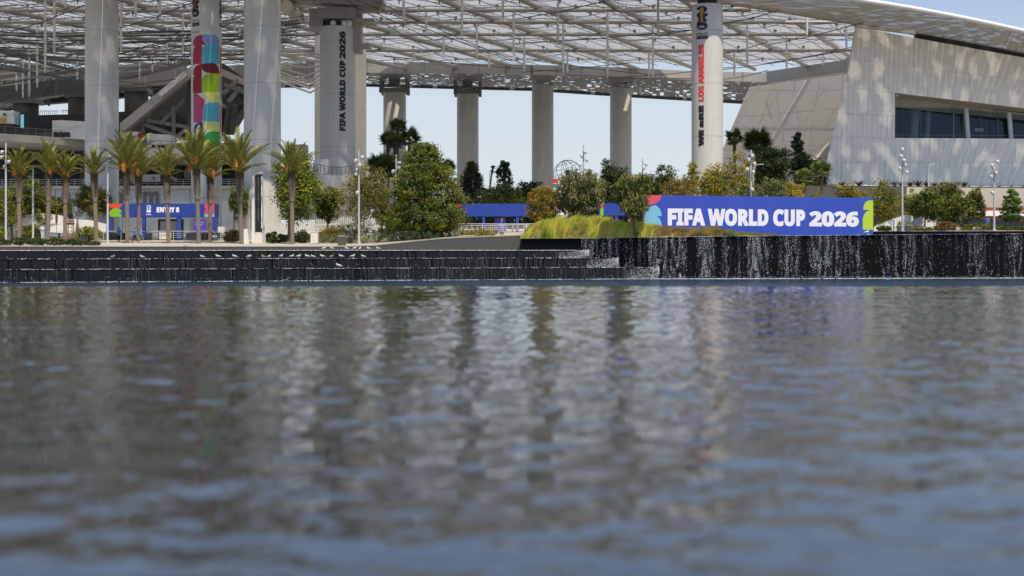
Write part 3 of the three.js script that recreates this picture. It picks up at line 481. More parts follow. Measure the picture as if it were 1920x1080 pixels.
{ // print on the columns
  const black = '#1a1b1f';
  const tD = canvasTex(140, 1640, (x, w, h) => { x.clearRect(0, 0, w, h); x.translate(w / 2, h / 2); x.rotate(-Math.PI / 2); fitText(x, 'FIFA WORLD CUP', -h * .5 + h * .355, 0, h * .70, w * .88, black, 9); fitText(x, '2026', h * .5 - h * .142, 0, h * .275, w * .90, black, 9); });
  wrap('lettering', tD, 633, 215, colD.rad, 62, 249, 635.5, 648.5, colD.c, mat([1, 1, 1], .5, { map: tD, transparent: true, alphaTest: .5 }));
  const tI = canvasTex(256, 2048, (x, w, h) => {
    x.clearRect(0, 0, w, h); const sy = h / 268, sx = w / 26; // box 1304..1330, 11..279
    emblem(x, 13 * sx, 2 * sy, 21 * sx, 49 * sy, black, '#b0823c', '#e8e8e8'); fitText(x, 'WORLD CUP', 13 * sx, 56 * sy, 21 * sx, 4.2 * sy, black); fitText(x, '2026', 13 * sx, 62.5 * sy, 21 * sx, 7 * sy, black, 5);
    x.save(); x.translate(12 * sx, h / 2); x.rotate(-Math.PI / 2); fitText(x, 'LOS ANGELES', h / 2 - 129 * sy, 0, 106 * sy, 10.4 * sx, '#e2363f', 7); fitText(x, 'aRE', h / 2 - 210 * sy, 0, 42 * sy, 10.4 * sx, black, 12); fitText(x, 'WE', h / 2 - 250 * sy, 0, 31 * sy, 10.4 * sx, black, 12); x.restore();
  });
  wrap('lettering', tI, 1326, 213, colI.rad, 11, 279, 1304, 1330, colI.c, mat([1, 1, 1], .5, { map: tI, transparent: true, alphaTest: .5 }));
  const tB = canvasTex(512, 2048, (x, w, h) => { // box 361..416 x -40..290 of the photograph
    const sx = w / 55, sy = h / 330, q = (px, py) => [(px - 361) * sx, (py + 40) * sy]; x.fillStyle = '#d9d9d7'; x.fillRect(0, 0, w, h);
    const shape = (c, pts) => { x.fillStyle = c; x.beginPath(); pts.forEach((p, i) => { const [a, b] = q(p[0], p[1]); if (!i) x.moveTo(a, b); else if (p.length == 2) x.lineTo(a, b); else { const [e, f] = q(p[2], p[3]); x.quadraticCurveTo(a, b, e, f); } }); x.closePath(); x.fill(); };
    { const [a] = q(371, 0); emblem(x, a, q(0, -12)[1], 15 * sx, 49 * sy, black, '#8e5a44', '#ddd'); fitText(x, 'WORLD CUP', a, q(0, 42)[1], 15 * sx, 4 * sy, '#444'); fitText(x, '2026', a, q(0, 49)[1], 15 * sx, 7.5 * sy, black, 4); fitText(x, 'mundial', a, q(0, 63)[1], 15 * sx, 4.5 * sy, '#555'); }
    { const [a] = q(413, 0); emblem(x, a, q(0, -12)[1], 9 * sx, 49 * sy, black, '#8e5a44', '#ddd'); fitText(x, '2026', a, q(0, 48)[1], 8 * sx, 7.5 * sy, '#444', 4); }
    shape('#b52d50', [[366, 89], [366, 70, 383, 69], [383, 80], [390, 88], [382, 88], [382, 123], [366, 124], [366, 108], [366, 95, 372, 89]]);
    shape('#86a3dc', [[382, 69], [396, 68], [408, 69, 409, 82], [409, 88], [398, 88], [390, 88, 384, 80]]); shape('#57b3cf', [[382, 96], [384, 88, 394, 87], [409, 87], [409, 122], [382, 123]]);
    shape('#9b1b22', [[366, 142], [367, 126, 382, 123], [382, 178], [366, 177], [366, 156], [366, 148, 370, 144]]); shape('#6d1224', [[382, 123], [398, 121], [409, 124, 409, 140], [392, 140], [384, 140, 382, 130]]);
    shape('#92b81d', [[382, 152], [384, 141, 396, 140], [410, 140], [410, 170], [408, 176], [382, 176]]); shape('#dcdc7a', [[384, 176], [410, 175], [410, 194], [396, 194], [386, 190, 384, 176]]);
    shape('#d83a52', [[367, 180], [373, 177], [386, 190], [382, 232], [368, 232]]); x.strokeStyle = '#3f7fc0'; x.lineWidth = 9; for (let i = 0; i < 9; i++) { const [a, b] = q(369 + (i % 3), 182 + i * 5.6); x.beginPath(); x.moveTo(a, b); x.lineTo(a + 40, b + 26); x.lineTo(a + 84, b + 12); x.stroke(); }
    shape('#5db4cc', [[383, 205], [386, 194, 398, 194], [410, 194], [410, 230], [383, 230]]); shape('#2c3182', [[368, 246], [369, 232, 383, 231], [384, 250], [376, 262], [369, 258, 368, 246]]); shape('#e0df83', [[383, 231], [400, 229], [410, 232, 410, 248], [396, 248], [385, 246, 383, 231]]);
    shape('#35a545', [[384, 262], [386, 249, 398, 248], [411, 248], [411, 290], [384, 290]]); shape('#2c3182', [[369, 262], [384, 252], [384, 290], [372, 290]]);
    shape('#cc4a58', [[410, 88], [417, 92], [417, 140], [410, 140]]); shape('#9176c4', [[410, 142], [417, 146], [417, 190], [410, 186]]); shape('#de6f93', [[410, 196], [417, 200], [417, 250], [410, 248]]);
    x.strokeStyle = '#e0a050'; x.lineWidth = 7; for (let i = 0; i < 7; i++) { const [a, b] = q(410, 94 + i * 6.4); x.beginPath(); x.moveTo(a, b); x.lineTo(a + 70, b - 12); x.stroke(); }
  });
  wrap('printed_wrap', tB, 387, 206, colB.rad, -40, 290, 359.6, 414.6, colB.c);
}

// ------------------------------------------------------------------ the stadium bowl on the left
const font = await new FontLoader().loadAsync('fonts/droid/droid_sans_bold.typeface.json');
{
  const s = thing('stadium_bowl', 'open concrete stadium bowl with balconies, raking stands and dark undercroft, left side', 'stadium');
  const poly = (name, m, pts, d, dep, label) => { const o = prism(bag(), pts, d, dep).build(name, m, s); if (label) o.userData.label = label; return o; };
  // far columns of the bowl and dark ring above
  for (const [x0, x1, y0, y1] of [[26, 72, 190, 240], [128, 160, 178, 235], [234, 278, 168, 214]]) { const d = 300, rad = (x1 - x0) / 2 / F * d, p = P((x0 + x1) / 2, y1, d), h = (y1 - y0) / F * d; mesh('rear_column', new THREE.CylinderGeometry(rad, rad, h, 32).translate(p.x, p.y + h / 2, p.z), M.concreteDark, s); const b = bag(); b.box(p.x, p.y + h - .2, p.z, rad * 2.3, .8, rad * 2.3); b.build('column_collar', M.steelDark, s); }
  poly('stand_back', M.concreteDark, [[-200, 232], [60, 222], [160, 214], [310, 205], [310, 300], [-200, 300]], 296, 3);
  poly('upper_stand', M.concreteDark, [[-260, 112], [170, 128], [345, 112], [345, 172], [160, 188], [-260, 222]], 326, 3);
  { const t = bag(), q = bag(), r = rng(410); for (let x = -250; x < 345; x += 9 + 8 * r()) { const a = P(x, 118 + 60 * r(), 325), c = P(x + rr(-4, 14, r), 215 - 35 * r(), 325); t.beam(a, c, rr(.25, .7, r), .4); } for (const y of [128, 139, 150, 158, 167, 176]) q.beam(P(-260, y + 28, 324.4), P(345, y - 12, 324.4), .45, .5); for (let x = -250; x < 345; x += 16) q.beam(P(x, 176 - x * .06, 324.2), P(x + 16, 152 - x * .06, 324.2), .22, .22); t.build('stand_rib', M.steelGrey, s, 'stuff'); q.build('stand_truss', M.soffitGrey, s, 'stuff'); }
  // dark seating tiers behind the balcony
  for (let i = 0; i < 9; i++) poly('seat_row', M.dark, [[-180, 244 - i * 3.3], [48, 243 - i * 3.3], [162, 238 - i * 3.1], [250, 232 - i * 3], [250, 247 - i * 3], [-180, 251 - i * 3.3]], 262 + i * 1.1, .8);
  for (const [x0, x1, y0, y1] of [[75, 110, 196, 216], [115, 128, 195, 212]]) { const b = bag(); for (let x = x0; x <= x1; x += 4) b.tube([P(x, y1, 290), P(x, y0 + 12, 290)], .05, 4); b.tube([P(x0, y0 + 12, 290), P(x1, y0 + 12, 290)], .06, 5); b.build('upper_railing', M.steelGrey, s); }
  // suites and boxes on the balcony
  poly('white_booth', M.white, [[98, 226], [118, 225], [118, 256], [98, 256]], 246, 6); poly('white_booth', M.white, [[117, 225.5], [165, 228], [165, 262], [117, 259]], 245, 5);
  poly('white_booth', M.white, [[-60, 204], [26, 208], [26, 232], [-60, 230]], 246, 6); poly('booth_base', M.concreteDark, [[-60, 231], [24, 233], [20, 238], [-60, 238]], 246.4, 5);
  poly('yellow_panel', mat([.65, .36, .03], .6), [[0, 220], [11.5, 221.5], [11.5, 229.5], [0, 229]], 245.8, .1, 'yellow panel on the white booth'); poly('small_print', M.steelDark, [[5.5, 212], [11, 212.5], [11, 217], [5.5, 216.5]], 245.8, .1);
  poly('screen_case', M.black, [[36, 212], [51, 211], [51, 245], [47, 250], [36, 246]], 247, 1); { const o = poly('screen', mat([.1, .3, .36], .3, { emissive: new THREE.Color(.10, .36, .42), emissiveIntensity: 1 }), [[38.5, 215], [44.5, 214.5], [44.5, 241], [38.5, 240]], 246.9, .08, 'pale blue lit screen'); }
  // curved cream balcony front, dark soffit, railing
  const balc = (pts, h, lip, label) => { // pts: px, py(top), d
    const c = new THREE.CatmullRomCurve3(pts.map(([x, y, d]) => P(x, y, d))), b = bag(), t = bag(), r = bag(), q = bag(), N = 28;
    for (let i = 0; i < N; i++) { const a = c.getPoint(i / N), e = c.getPoint((i + 1) / N), A = V(a.x, a.y - h, a.z), E = V(e.x, e.y - h, e.z), back = V(0, 0, -14); b.quad(A, E, e, a); b.quad(V(A.x, A.y - lip, A.z - 1.6), V(E.x, E.y - lip, E.z - 1.6), E, A); t.quad(a, e, e.clone().add(back), a.clone().add(back)); b.quad(V(A.x, A.y - lip, A.z - 14), V(E.x, E.y - lip, E.z - 14), V(E.x, E.y - lip, E.z - 1.6), V(A.x, A.y - lip, A.z - 1.6));
      for (const k of [1.15, .8, .45]) r.tube([V(a.x, a.y + k, a.z - .5), V(e.x, e.y + k, e.z - .5)], k > 1 ? .05 : .025, 4, null, false); if (i % 2 == 0) q.box(a.x, a.y + .58, a.z - .5, .07, 1.16, .07); }
    const o = b.build('balcony_front', M.cream, s); if (label) o.userData.label = label; t.build('balcony_floor', M.concrete, s); r.build('balcony_rail', M.steelGrey, s); q.build('balcony_post', M.steelGrey, s);
  };
  balc([[-120, 240, 236], [0, 250, 238], [90, 256, 243], [180, 264, 250]], 1.2, .5);
  balc([[215, 279, 238], [290, 277, 238], [360, 280, 240], [430, 276, 246], [470, 272, 252]], 1.5, .5);
  for (const x of [100, 111, 121]) poly('black_box', M.black, [[x, 247], [x + 8, 247.6], [x + 8, 257], [x, 256.5]], 241, .8);
  poly('white_booth', M.white, [[275, 250], [321, 253], [321, 276], [275, 276]], 243, 4); poly('white_booth', M.panelBeige, [[224, 246], [262, 247], [262, 277], [224, 277]], 245, 4); poly('red_flag', mat([.35, .02, .03], .8), [[259, 250], [267, 248], [269, 258], [258, 259]], 242, .1, 'red cloth between the booths'); poly('white_canopy', M.white, [[247, 247], [259, 247], [259, 251], [250, 256]], 242.4, 1.5);
  for (let i = 0; i < 4; i++) poly('black_box', M.black, [[284 + i * 9, 271], [290 + i * 9, 271], [290 + i * 9, 276], [284 + i * 9, 276]], 240.5, .6);
  // the dark undercroft with stairs and floors
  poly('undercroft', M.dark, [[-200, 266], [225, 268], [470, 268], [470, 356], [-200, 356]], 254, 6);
  for (const [x, w] of [[20, 10], [150, 7], [240, 9], [330, 8], [440, 8]]) poly('undercroft_pier', M.concreteDark, [[x, 268], [x + w, 268], [x + w, 352], [x, 352]], 251, 1.5);
  for (const pts of [[[222, 304], [236, 312], [266, 350], [255, 352]], [[286, 314], [330, 334], [330, 340], [286, 320]]]) poly('stair_stringer', M.concrete, pts, 246, 1.2);
  poly('sign_board', M.cream, [[264, 327], [300, 327], [300, 341], [264, 341]], 244, .3, 'pale board with a black arrow'); { const b = bag(), p = (x, y) => P(x, y, 243.9); b.beam(p(284, 338), p(289, 331.5), .12, .05); b.beam(p(283.5, 332.5), p(289.5, 331.5), .1, .05); b.beam(p(289.5, 338), p(289.5, 331.5), .1, .05); b.build('arrow', M.black, s); }
  poly('round_board', M.steelGrey, [[344, 326], [348, 316], [354, 308], [360, 306], [360, 330], [352, 335], [346, 334]], 247, .3);
  // raking beams and the underside of the upper tiers
  poly('raker_beam', M.concrete, [[225, 231], [340, 137], [358, 124], [358, 143], [234, 244], [225, 246]], 244, 2.2);
  poly('raker_panel', M.white, [[295.5, 175], [345, 133], [351, 141], [301, 182.5]], 243.6, .5, 'bright white panel on the raking beam');
  for (let i = 0; i < 11; i++) { const t = i / 10, x = lerp(262, 440, t), y = lerp(236, 132, t * .62); poly('stand_step', M.concreteDark, [[x - 10, y + 6], [x + 14, y - 8], [x + 34, y + 10], [x + 8, y + 20]], 248 + i * .6, 8); }
  poly('stand_underside', M.concreteDark, [[240, 246], [358, 146], [418, 118], [462, 150], [462, 188], [428, 246], [300, 262]], 258, 6);
  poly('upper_parapet', M.concrete, [[414, 128], [468, 152], [468, 164], [414, 141]], 250, 3);
  const st = (list, w, m, name) => { for (const [x0, y0, x1, y1] of list) bag().beam(P(x0, y0, 246), P(x1, y1, 247), w, w).build(name, m, s); };
  st([[275, 226, 350, 238], [272, 234, 352, 262], [330, 258, 360, 232], [262, 218, 345, 150], [268, 250, 268, 226], [325, 200, 326, 262], [300, 232, 345, 188], [418, 176, 446, 150], [420, 158, 460, 174], [414, 196, 440, 210], [428, 192, 450, 164]], .6, M.steelGrey, 'stand_brace');
  st([[432, 198, 424, 252], [440, 196, 432, 252], [360, 150, 355, 262]], .9, M.concreteDark, 'stand_leg');
  // lower wall with raised letters, floor edge with railing
  poly('lower_wall', M.white, [[-200, 353], [470, 352], [470, 440], [-200, 440]], 242, 3); poly('floor_edge', M.cream, [[-200, 349], [470, 348], [470, 353], [-200, 354]], 241, 4);
  { const r = bag(); for (const y of [336, 340, 344]) r.tube([P(-200, y + 1, 241.5), P(470, y, 241.5)], .035, 4); for (let x = -200; x <= 470; x += 17) r.box(X(x, 241.5), Y(342.5, 241.5), -241.5, .07, 1.2, .07); r.build('floor_rail', M.rail, s); }
  for (const [ch, x, w] of [['o', 208, 24], ['m', 268, 30]]) { const g = new TextGeometry(ch, { font, size: 1, depth: .25, curveSegments: 10 }); g.computeBoundingBox(); const bb = g.boundingBox, W = w / F * 241, H = 24 / F * 241; g.translate(-bb.min.x, -bb.min.y, 0); g.scale(W / (bb.max.x - bb.min.x), H / (bb.max.y - bb.min.y), 1); const p = P(x, 383, 241.9); g.translate(p.x, p.y, p.z - .02); mesh('wall_letter', g, M.steelGrey, s); }
  for (let x = -190; x < 470; x += 42) { const b = bag(); b.box(X(x, 241.98), Y(395, 241.98), -241.98, .05, 7.4, .03); b.build('wall_joint', M.concreteDark, s); }
  // the ramp by the lettered column
  balc([[548, 318, 208], [590, 323, 205], [625, 329, 204.5], [662, 326, 208]], 1.8, .9, 'curved beige ramp parapet');
  poly('ramp_box', M.white, [[588, 299], [615, 298.5], [615, 326], [588, 324]], 208.5, 2); poly('ramp_body', M.cream, [[520, 345], [690, 338], [690, 412], [520, 412]], 208.2, 2.6); poly('ramp_recess', M.dark, [[560, 342], [640, 346], [640, 350], [560, 349]], 208, .3);
  poly('concourse_block', M.panelBeige, [[440, 268], [470, 266], [470, 280], [440, 282]], 244, 4); poly('concourse_block', M.concrete, [[535, 272], [572, 270], [572, 300], [535, 300]], 250, 4);
}

// ------------------------------------------------------------------ the clad building on the right
{
  const b = thing('clad_building', 'pale stone clad building with leaning walls, deep window recess and joints', 'building');
  // points on the leaning front plane, by photo pixel: lower points stand nearer
  const FP = (x, y, o = 0) => { const d = 233.5 - (y - 50) * .009 + (x - 1600) * .006 + o; return P(x, y, d); };
  const L = (y) => pl([[50, 1603], [110, 1596], [165, 1584], [215, 1571], [258, 1561], [305, 1549], [352, 1538]], y);
  const rows = [[50, 108], [110, 152], [165, 203], [214, 232], [258, 260], [304, 304.5], [346, 350]]; // y at px 1600 and at px 1920
  const rowY = (k, x) => lerp(rows[k][0], rows[k][1], (x - 1600) / 320);
  const r = rng(401), panel = (x0, x1, x2, x3, k, m = M.panel) => { // x0,x1 on the top edge, x2,x3 on the bottom edge
    const g = .2, o = rr(-.02, .02, r), A = FP(x0 + g, rowY(k, x0) + g, o), B = FP(x1 - g, rowY(k, x1) + g, o), C = FP(x3 - g, rowY(k + 1, x3) - g, o), D = FP(x2 + g, rowY(k + 1, x2) - g, o), z = V(0, 0, -.14), q = bag();
    q.hexa([D, C, C.clone().add(z), D.clone().add(z)], [A, B, B.clone().add(z), A.clone().add(z)]); q.build('cladding_panel', m, b); };
  for (let k = 0; k < 6; k++) {
    const right = (k == 2 || k == 3) ? 1678 : 2150, step = [38, 40, 42, 44, 38, 40][k]; let x = null;
    const yT = rows[k][0], yB = rows[k + 1][0]; let a = L(yT), c = L(yB); const off = k % 2 ? step * .45 : 0; let first = true;
    while (a < right - 2) { let a1 = Math.ceil((a + 6 - off - 1600) / step) * step + 1600 + off; if (first) { if (a1 - a < 20) a1 += step; } a1 = Math.min(a1, right); if (right - a1 < 14) a1 = right; const c1 = right == 1678 && a1 == right ? 1678 : a1; panel(a, a1, first ? c : a, c1, k); a = a1; first = false; }
  }
  // backing behind the joints, with the window opening left free
  const back = bag(), bq = (x0, x1, x2, x3, k0, k1) => back.quad(FP(x2, rowY(k1, x2), .1), FP(x3, rowY(k1, x3), .1), FP(x1, rowY(k0, x1), .1), FP(x0, rowY(k0, x0), .1));
  bq(L(50), 2150, L(165), 2150, 0, 2); bq(L(165), 1678, L(258), 1678, 2, 4); bq(L(258), 2150, L(346), 2150, 4, 6); back.build('wall_backing', M.panelBeige, b);
  // flank that turns away at the left, and body behind
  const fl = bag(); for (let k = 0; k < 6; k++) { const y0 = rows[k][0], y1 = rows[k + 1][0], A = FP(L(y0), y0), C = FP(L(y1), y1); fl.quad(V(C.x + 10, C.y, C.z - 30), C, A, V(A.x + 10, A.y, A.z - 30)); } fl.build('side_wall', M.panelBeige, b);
  // window recess: reveal, ceiling, sill, glass, dark room
  const hd = (x) => rowY(2, x) + 6.5 * (1 - clamp((x - 1678) / 10, 0, 1)) * 0, rec = bag();
  const D0 = 5.5, rp = (x, y, o) => { const p = FP(x, y); p.z -= o; return p; };
  rec.quad(rp(1678, 173, .02), rp(1678, 258, .02), rp(1678, 258, D0), rp(1678, 173, D0)); rec.quad(rp(1678, rowY(2, 1678), .02), rp(2150, rowY(2, 2150), .02), rp(2150, rowY(2, 2150), D0), rp(1678, rowY(2, 1678), D0)); rec.quad(rp(1678, rowY(4, 1678), .02), rp(2150, rowY(4, 2150), .02), rp(2150, rowY(4, 2150), D0), rp(1678, rowY(4, 1678), D0));
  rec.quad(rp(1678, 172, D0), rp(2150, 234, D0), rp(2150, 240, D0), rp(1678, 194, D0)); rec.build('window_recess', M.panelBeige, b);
  const gx = [1678, 1707, 1742, 1806, 1830, 1876, 1907, 1960, 2040, 2150];
  for (let i = 0; i + 1 < gx.length; i++) { const q = bag(), t = (x) => pl([[1678, 194], [1806, 197], [1920, 208], [2150, 240]], x), a = gx[i] + .6, c = gx[i + 1] - .6; q.quad(rp(a, 258, D0 - .3), rp(c, 259, D0 - .3), rp(c, t(c), D0 - .3), rp(a, t(a), D0 - .3)); q.build('window_pane', M.glass, b); }
  for (const [x, w] of [[1806, .5], [1742, .18], [1707, .18], [1857, .18], [1890, .2]]) bag().beam(rp(x, 258.5, D0 - .4), rp(x, 196, D0 - .4), w * .5, .2).build('mullion', M.steelGrey, b);
  for (const [x, t] of [[1830, 199], [1912, 207], [1995, 220]]) bag().tube([rp(x + 1.5, 258.5, D0 - 1.2), rp(x - 3, t, D0 - 1.2)], .36, 14).build('white_post', M.white, b);
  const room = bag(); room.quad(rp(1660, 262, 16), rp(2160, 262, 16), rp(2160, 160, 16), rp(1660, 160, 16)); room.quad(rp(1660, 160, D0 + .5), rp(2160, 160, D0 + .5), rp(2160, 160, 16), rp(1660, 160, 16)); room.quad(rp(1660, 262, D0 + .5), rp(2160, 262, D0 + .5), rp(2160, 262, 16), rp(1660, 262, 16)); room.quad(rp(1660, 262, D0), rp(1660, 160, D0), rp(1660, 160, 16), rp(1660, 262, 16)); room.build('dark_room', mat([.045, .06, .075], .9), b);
  for (const [x, w] of [[1690, .5], [1702, .35], [1744, .7], [1770, .4], [1840, .4]]) bag().tube([rp(x - 2, 258, 9), rp(x + 3, 180, 9)], w, 10).build('inner_column', M.concrete, b);
  bag().quad(rp(1861, 238, 9), rp(1878, 238.5, 9), rp(1878, 232, 9), rp(1861, 231.5, 9)).build('ceiling_panel', M.white, b); bag().beam(rp(1682, 247, 6.2), rp(2150, 250, 6.2), .06, .06).build('glass_rail', M.rail, b);
  { const q = bag(); q.tube([rp(1684, 177, .6), rp(1684, 174, .6)], .07, 6); q.build('camera_stem', M.steelGrey, b); mesh('security_camera', new THREE.SphereGeometry(.22, 12, 8).translate(...rp(1684, 178.5, .6).toArray()), M.white, b); }
  // dark gap and roof edge between wall and overhang
  const gap = bag(); for (let x = 1716; x < 2150; x += 62) gap.beam(FP(x, rowY(0, x) - 3.4, 1), FP(x + 62, rowY(0, x + 62) - 3.4, 1), 1.4, .9); gap.build('roof_gap', M.black, b);
  const rim = bag(); rim.beam(FP(1603, 48.6, .4), FP(1716, 63, .4), .9, .35); rim.build('wall_cap', M.panelBeige, b);
}
{ // the second leaning wall, farther back
  const b = thing('leaning_wall', 'beige concrete wall leaning back beside the clad building, under the canopy edge', 'wall'), FP = (x, y, o = 0) => P(x, y, 268 - (y - 140) * .05 + o), r = rng(402);
  const T0 = (x) => lerp(163, 137, (x - 1405) / 195), Lx = (y) => lerp(1405, 1327, (y - 163) / 180), ys = [0, .30, .62, 1], bot = 352;
  const pt = (u, v, o) => { const x0 = lerp(1405, 1324, v), x = lerp(x0, 1625, u), y = lerp(T0(lerp(1405, 1625, u)), bot, v); return FP(x, y, o); };
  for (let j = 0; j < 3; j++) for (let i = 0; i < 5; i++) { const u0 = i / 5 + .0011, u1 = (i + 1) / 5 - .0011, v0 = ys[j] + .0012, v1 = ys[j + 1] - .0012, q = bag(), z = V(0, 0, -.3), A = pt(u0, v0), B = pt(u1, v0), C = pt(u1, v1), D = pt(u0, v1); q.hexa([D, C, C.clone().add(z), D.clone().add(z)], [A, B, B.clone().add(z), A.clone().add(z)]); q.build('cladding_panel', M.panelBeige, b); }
  const k = bag(); k.quad(pt(0, 1, .2), pt(1, 1, .2), pt(1, 0, .2), pt(0, 0, .2)); k.quad(pt(0, 0, .2), pt(0, 1, .2), V(pt(0, 1).x + 4, pt(0, 1).y, pt(0, 1).z - 12), V(pt(0, 0).x + 4, pt(0, 0).y, pt(0, 0).z - 12)); k.build('wall_backing', M.panelBeige, b);
  const low = bag(); prism(low, [[1520, 306], [1566, 262], [1566, 352], [1520, 352]], 250, 6); low.build('stair_flank', M.panelBeige, b);
}
{ // terrace wall and shop front at the far right
  const b = thing('terrace_wall', 'long beige terrace wall with a red and white shop front below', 'wall'), q = (n, m, pts, d, dep) => prism(bag(), pts, d, dep).build(n, m, b);
  q('terrace_face', M.concrete, [[1700, 350.8], [1720, 351], [2200, 356], [2200, 389], [1700, 389]], 214, 4); q('terrace_face', M.greyWall, [[1480, 350], [1560, 350], [1699.6, 350.8], [1699.6, 389], [1480, 389]], 214, 4); q('terrace_soil', M.soil, [[1480, 347], [2200, 353], [2200, 358], [1480, 352]], 215, 12);
  q('lower_face', M.concreteDark, [[1480, 389], [1816, 389], [1816, 440], [1480, 440]], 214.5, 3);
  const red = mat([.26, .035, .03], .6); q('red_band', red, [[1816, 389], [2200, 389], [2200, 395], [1816, 395]], 212.6, 3); q('white_band', M.white, [[1816, 395], [2200, 395], [2200, 405], [1816, 405]], 212, 4); q('red_band', red, [[1816, 405], [2200, 405], [2200, 411], [1816, 411]], 212.4, 3);
  for (let x = 1816; x < 2200; x += 24) { q('shop_window', M.glass, [[x + 1, 411], [x + 23, 411], [x + 23, 437], [x + 1, 437]], 213, .05); q('shop_mullion', M.steelDark, [[x - .8, 411], [x + .8, 411], [x + .8, 437], [x - .8, 437]], 212.9, .3); } q('shop_interior', M.dark, [[1816, 411], [2200, 411], [2200, 440], [1816, 440]], 217, 1);
}

// ------------------------------------------------------------------ the long banner and the entry gates
const floralL = (x, w, h, sx) => {};
{
  const A = P(1205, 366, 167.6), B = P(1637, 371, 177.2); A.y = Y(365.6, 167.6); const yb = 4.6, t = thing('long_banner', 'long blue banner wall lettered with the cup name, above the tall falls', 'banner', V(A.x, yb, A.z), Math.atan2(-(B.z - A.z), B.x - A.x));
  const W = Math.hypot(B.x - A.x, B.z - A.z), H = A.y - yb, H2 = Y(371, 177.2) - yb;
  const tex = canvasTex(2048, 384, (x, w, h) => {
    x.fillStyle = '#3450b8'; x.fillRect(0, 0, w, h); const sx = w / 432, sy = h / 77, qx = (p) => { const u = (p - 1205) / 432; return u * w * (1 + .054 * (1 - u)) / 1; }, qy = (p) => (p - 366) * sy;
    const sh = (c, pts) => { x.fillStyle = c; x.beginPath(); pts.forEach((p, i) => { if (!i) x.moveTo(qx(p[0]), qy(p[1])); else if (p.length == 2) x.lineTo(qx(p[0]), qy(p[1])); else x.quadraticCurveTo(qx(p[0]), qy(p[1]), qx(p[2]), qy(p[3])); }); x.closePath(); x.fill(); };
    sh('#e4586a', [[1205, 366], [1236, 366], [1236, 377, 1226, 381], [1205, 389]]); sh('#7ec4ea', [[1205, 392], [1226, 384], [1237, 390, 1237, 404], [1228, 404], [1236, 408, 1237, 420], [1237, 424], [1205, 424]]); sh('#a9c27b', [[1205, 400], [1209, 399], [1209, 424], [1205, 424]]);
    fitText(x, 'FIFA WORLD CUP', (qx(1247) + qx(1500)) / 2, qy(405.2), qx(1500) - qx(1247), 32 * sy, '#eeeefa', 9); fitText(x, '2026', (qx(1507) + qx(1607)) / 2, qy(407), qx(1607) - qx(1507), 29.5 * sy, '#eeeefa', 8);
    sh('#b7d334', [[1616, 389], [1617, 371, 1630, 371], [1637, 371], [1637, 427], [1615, 427], [1615, 408], [1617, 391, 1630, 390], [1624, 389]]); sh('#6f86d2', [[1621, 440], [1622, 434, 1627, 433], [1631, 434, 1632, 440]]);
    for (let i = 0; i < 14; i++) { x.fillStyle = i % 2 ? 'rgba(255,255,255,.01)' : 'rgba(0,0,30,.015)'; x.fillRect(w * i / 14, 0, w / 14, h); x.fillStyle = 'rgba(0,0,40,.10)'; x.fillRect(w * i / 14, 0, 2, h); }
  });
  const g = new THREE.BufferGeometry(), b = bag(), N = 96; for (let i = 0; i < N; i++) { const u0 = i / N, u1 = (i + 1) / N, k = b.m; for (const u of [u0, u1]) for (const v of [0, 1]) b.v(V(W * u, v ? lerp(H, H2, u) : 0, (.05 + .03 * Math.sin(u * 41 + v * 1.7) + .02 * Math.sin(u * 97 + 2 - v))), V(0, 0, 1), u, v); b.i.push(k, k + 2, k + 3, k, k + 3, k + 1); }
  b.build('printed_face', mat([1, 1, 1], .6, { map: tex, bumpMap: null }), t);
  const c = bag(); c.hexa([V(0, 0, 0), V(W, 0, 0), V(W, 0, -.9), V(0, 0, -.9)], [V(0, H - .01, 0), V(W, H2 - .01, 0), V(W, H2 - .01, -.9), V(0, H - .01, -.9)]); c.build('frame_box', M.blue, t);
}
const tGate = (label, sx) => canvasTex(1024, 128, (x, w, h) => {
  x.fillStyle = '#1d419d'; x.fillRect(0, 0, w, h); const leaf = (c, px, py, rw, rh, a0, a1) => { x.fillStyle = c; x.beginPath(); x.moveTo(px, py); x.ellipse(px, py, rw, rh, 0, a0, a1); x.closePath(); x.fill(); };
  x.fillStyle = '#6b1f2b'; x.fillRect(0, 0, 60, h); x.fillStyle = '#df4a2e'; x.beginPath(); x.moveTo(0, 0); x.lineTo(138, 0); x.quadraticCurveTo(134, 44, 70, 46); x.quadraticCurveTo(20, 44, 0, 4); x.fill(); x.fillStyle = '#7cba2f'; x.beginPath(); x.moveTo(30, 128); x.lineTo(14, 90); x.quadraticCurveTo(30, 44, 84, 42); x.quadraticCurveTo(128, 44, 136, 82); x.lineTo(106, 86); x.quadraticCurveTo(132, 92, 138, 120); x.lineTo(138, 128); x.fill();
  if (label) { fitText(x, label, w * .565, h * .45, w * .213, h * .40, '#f2f2f6', 3); emblem(x, w * .385, h * .08, w * .046, h * .62, '#eef', '#24408f', null); x.fillStyle = '#dde'; x.fillRect(w * .362, h * .76, w * .046, h * .09); x.fillStyle = '#1d419d'; x.fillRect(w * .368, h * .80, w * .034, h * .02);
    x.fillStyle = '#d8436b'; x.beginPath(); x.moveTo(w * .905, 0); x.lineTo(w, 0); x.lineTo(w, 100); x.lineTo(w * .905, 100); x.quadraticCurveTo(w * .90, 60, w * .925, 52); x.quadraticCurveTo(w * .9, 46, w * .905, 0); x.fill(); x.fillStyle = '#1d419d'; x.fillRect(w * .945, 28, w * .03, 26); x.fillStyle = '#7fb8e0'; x.fillRect(w * .905, 100, w * .095, 28); }
});
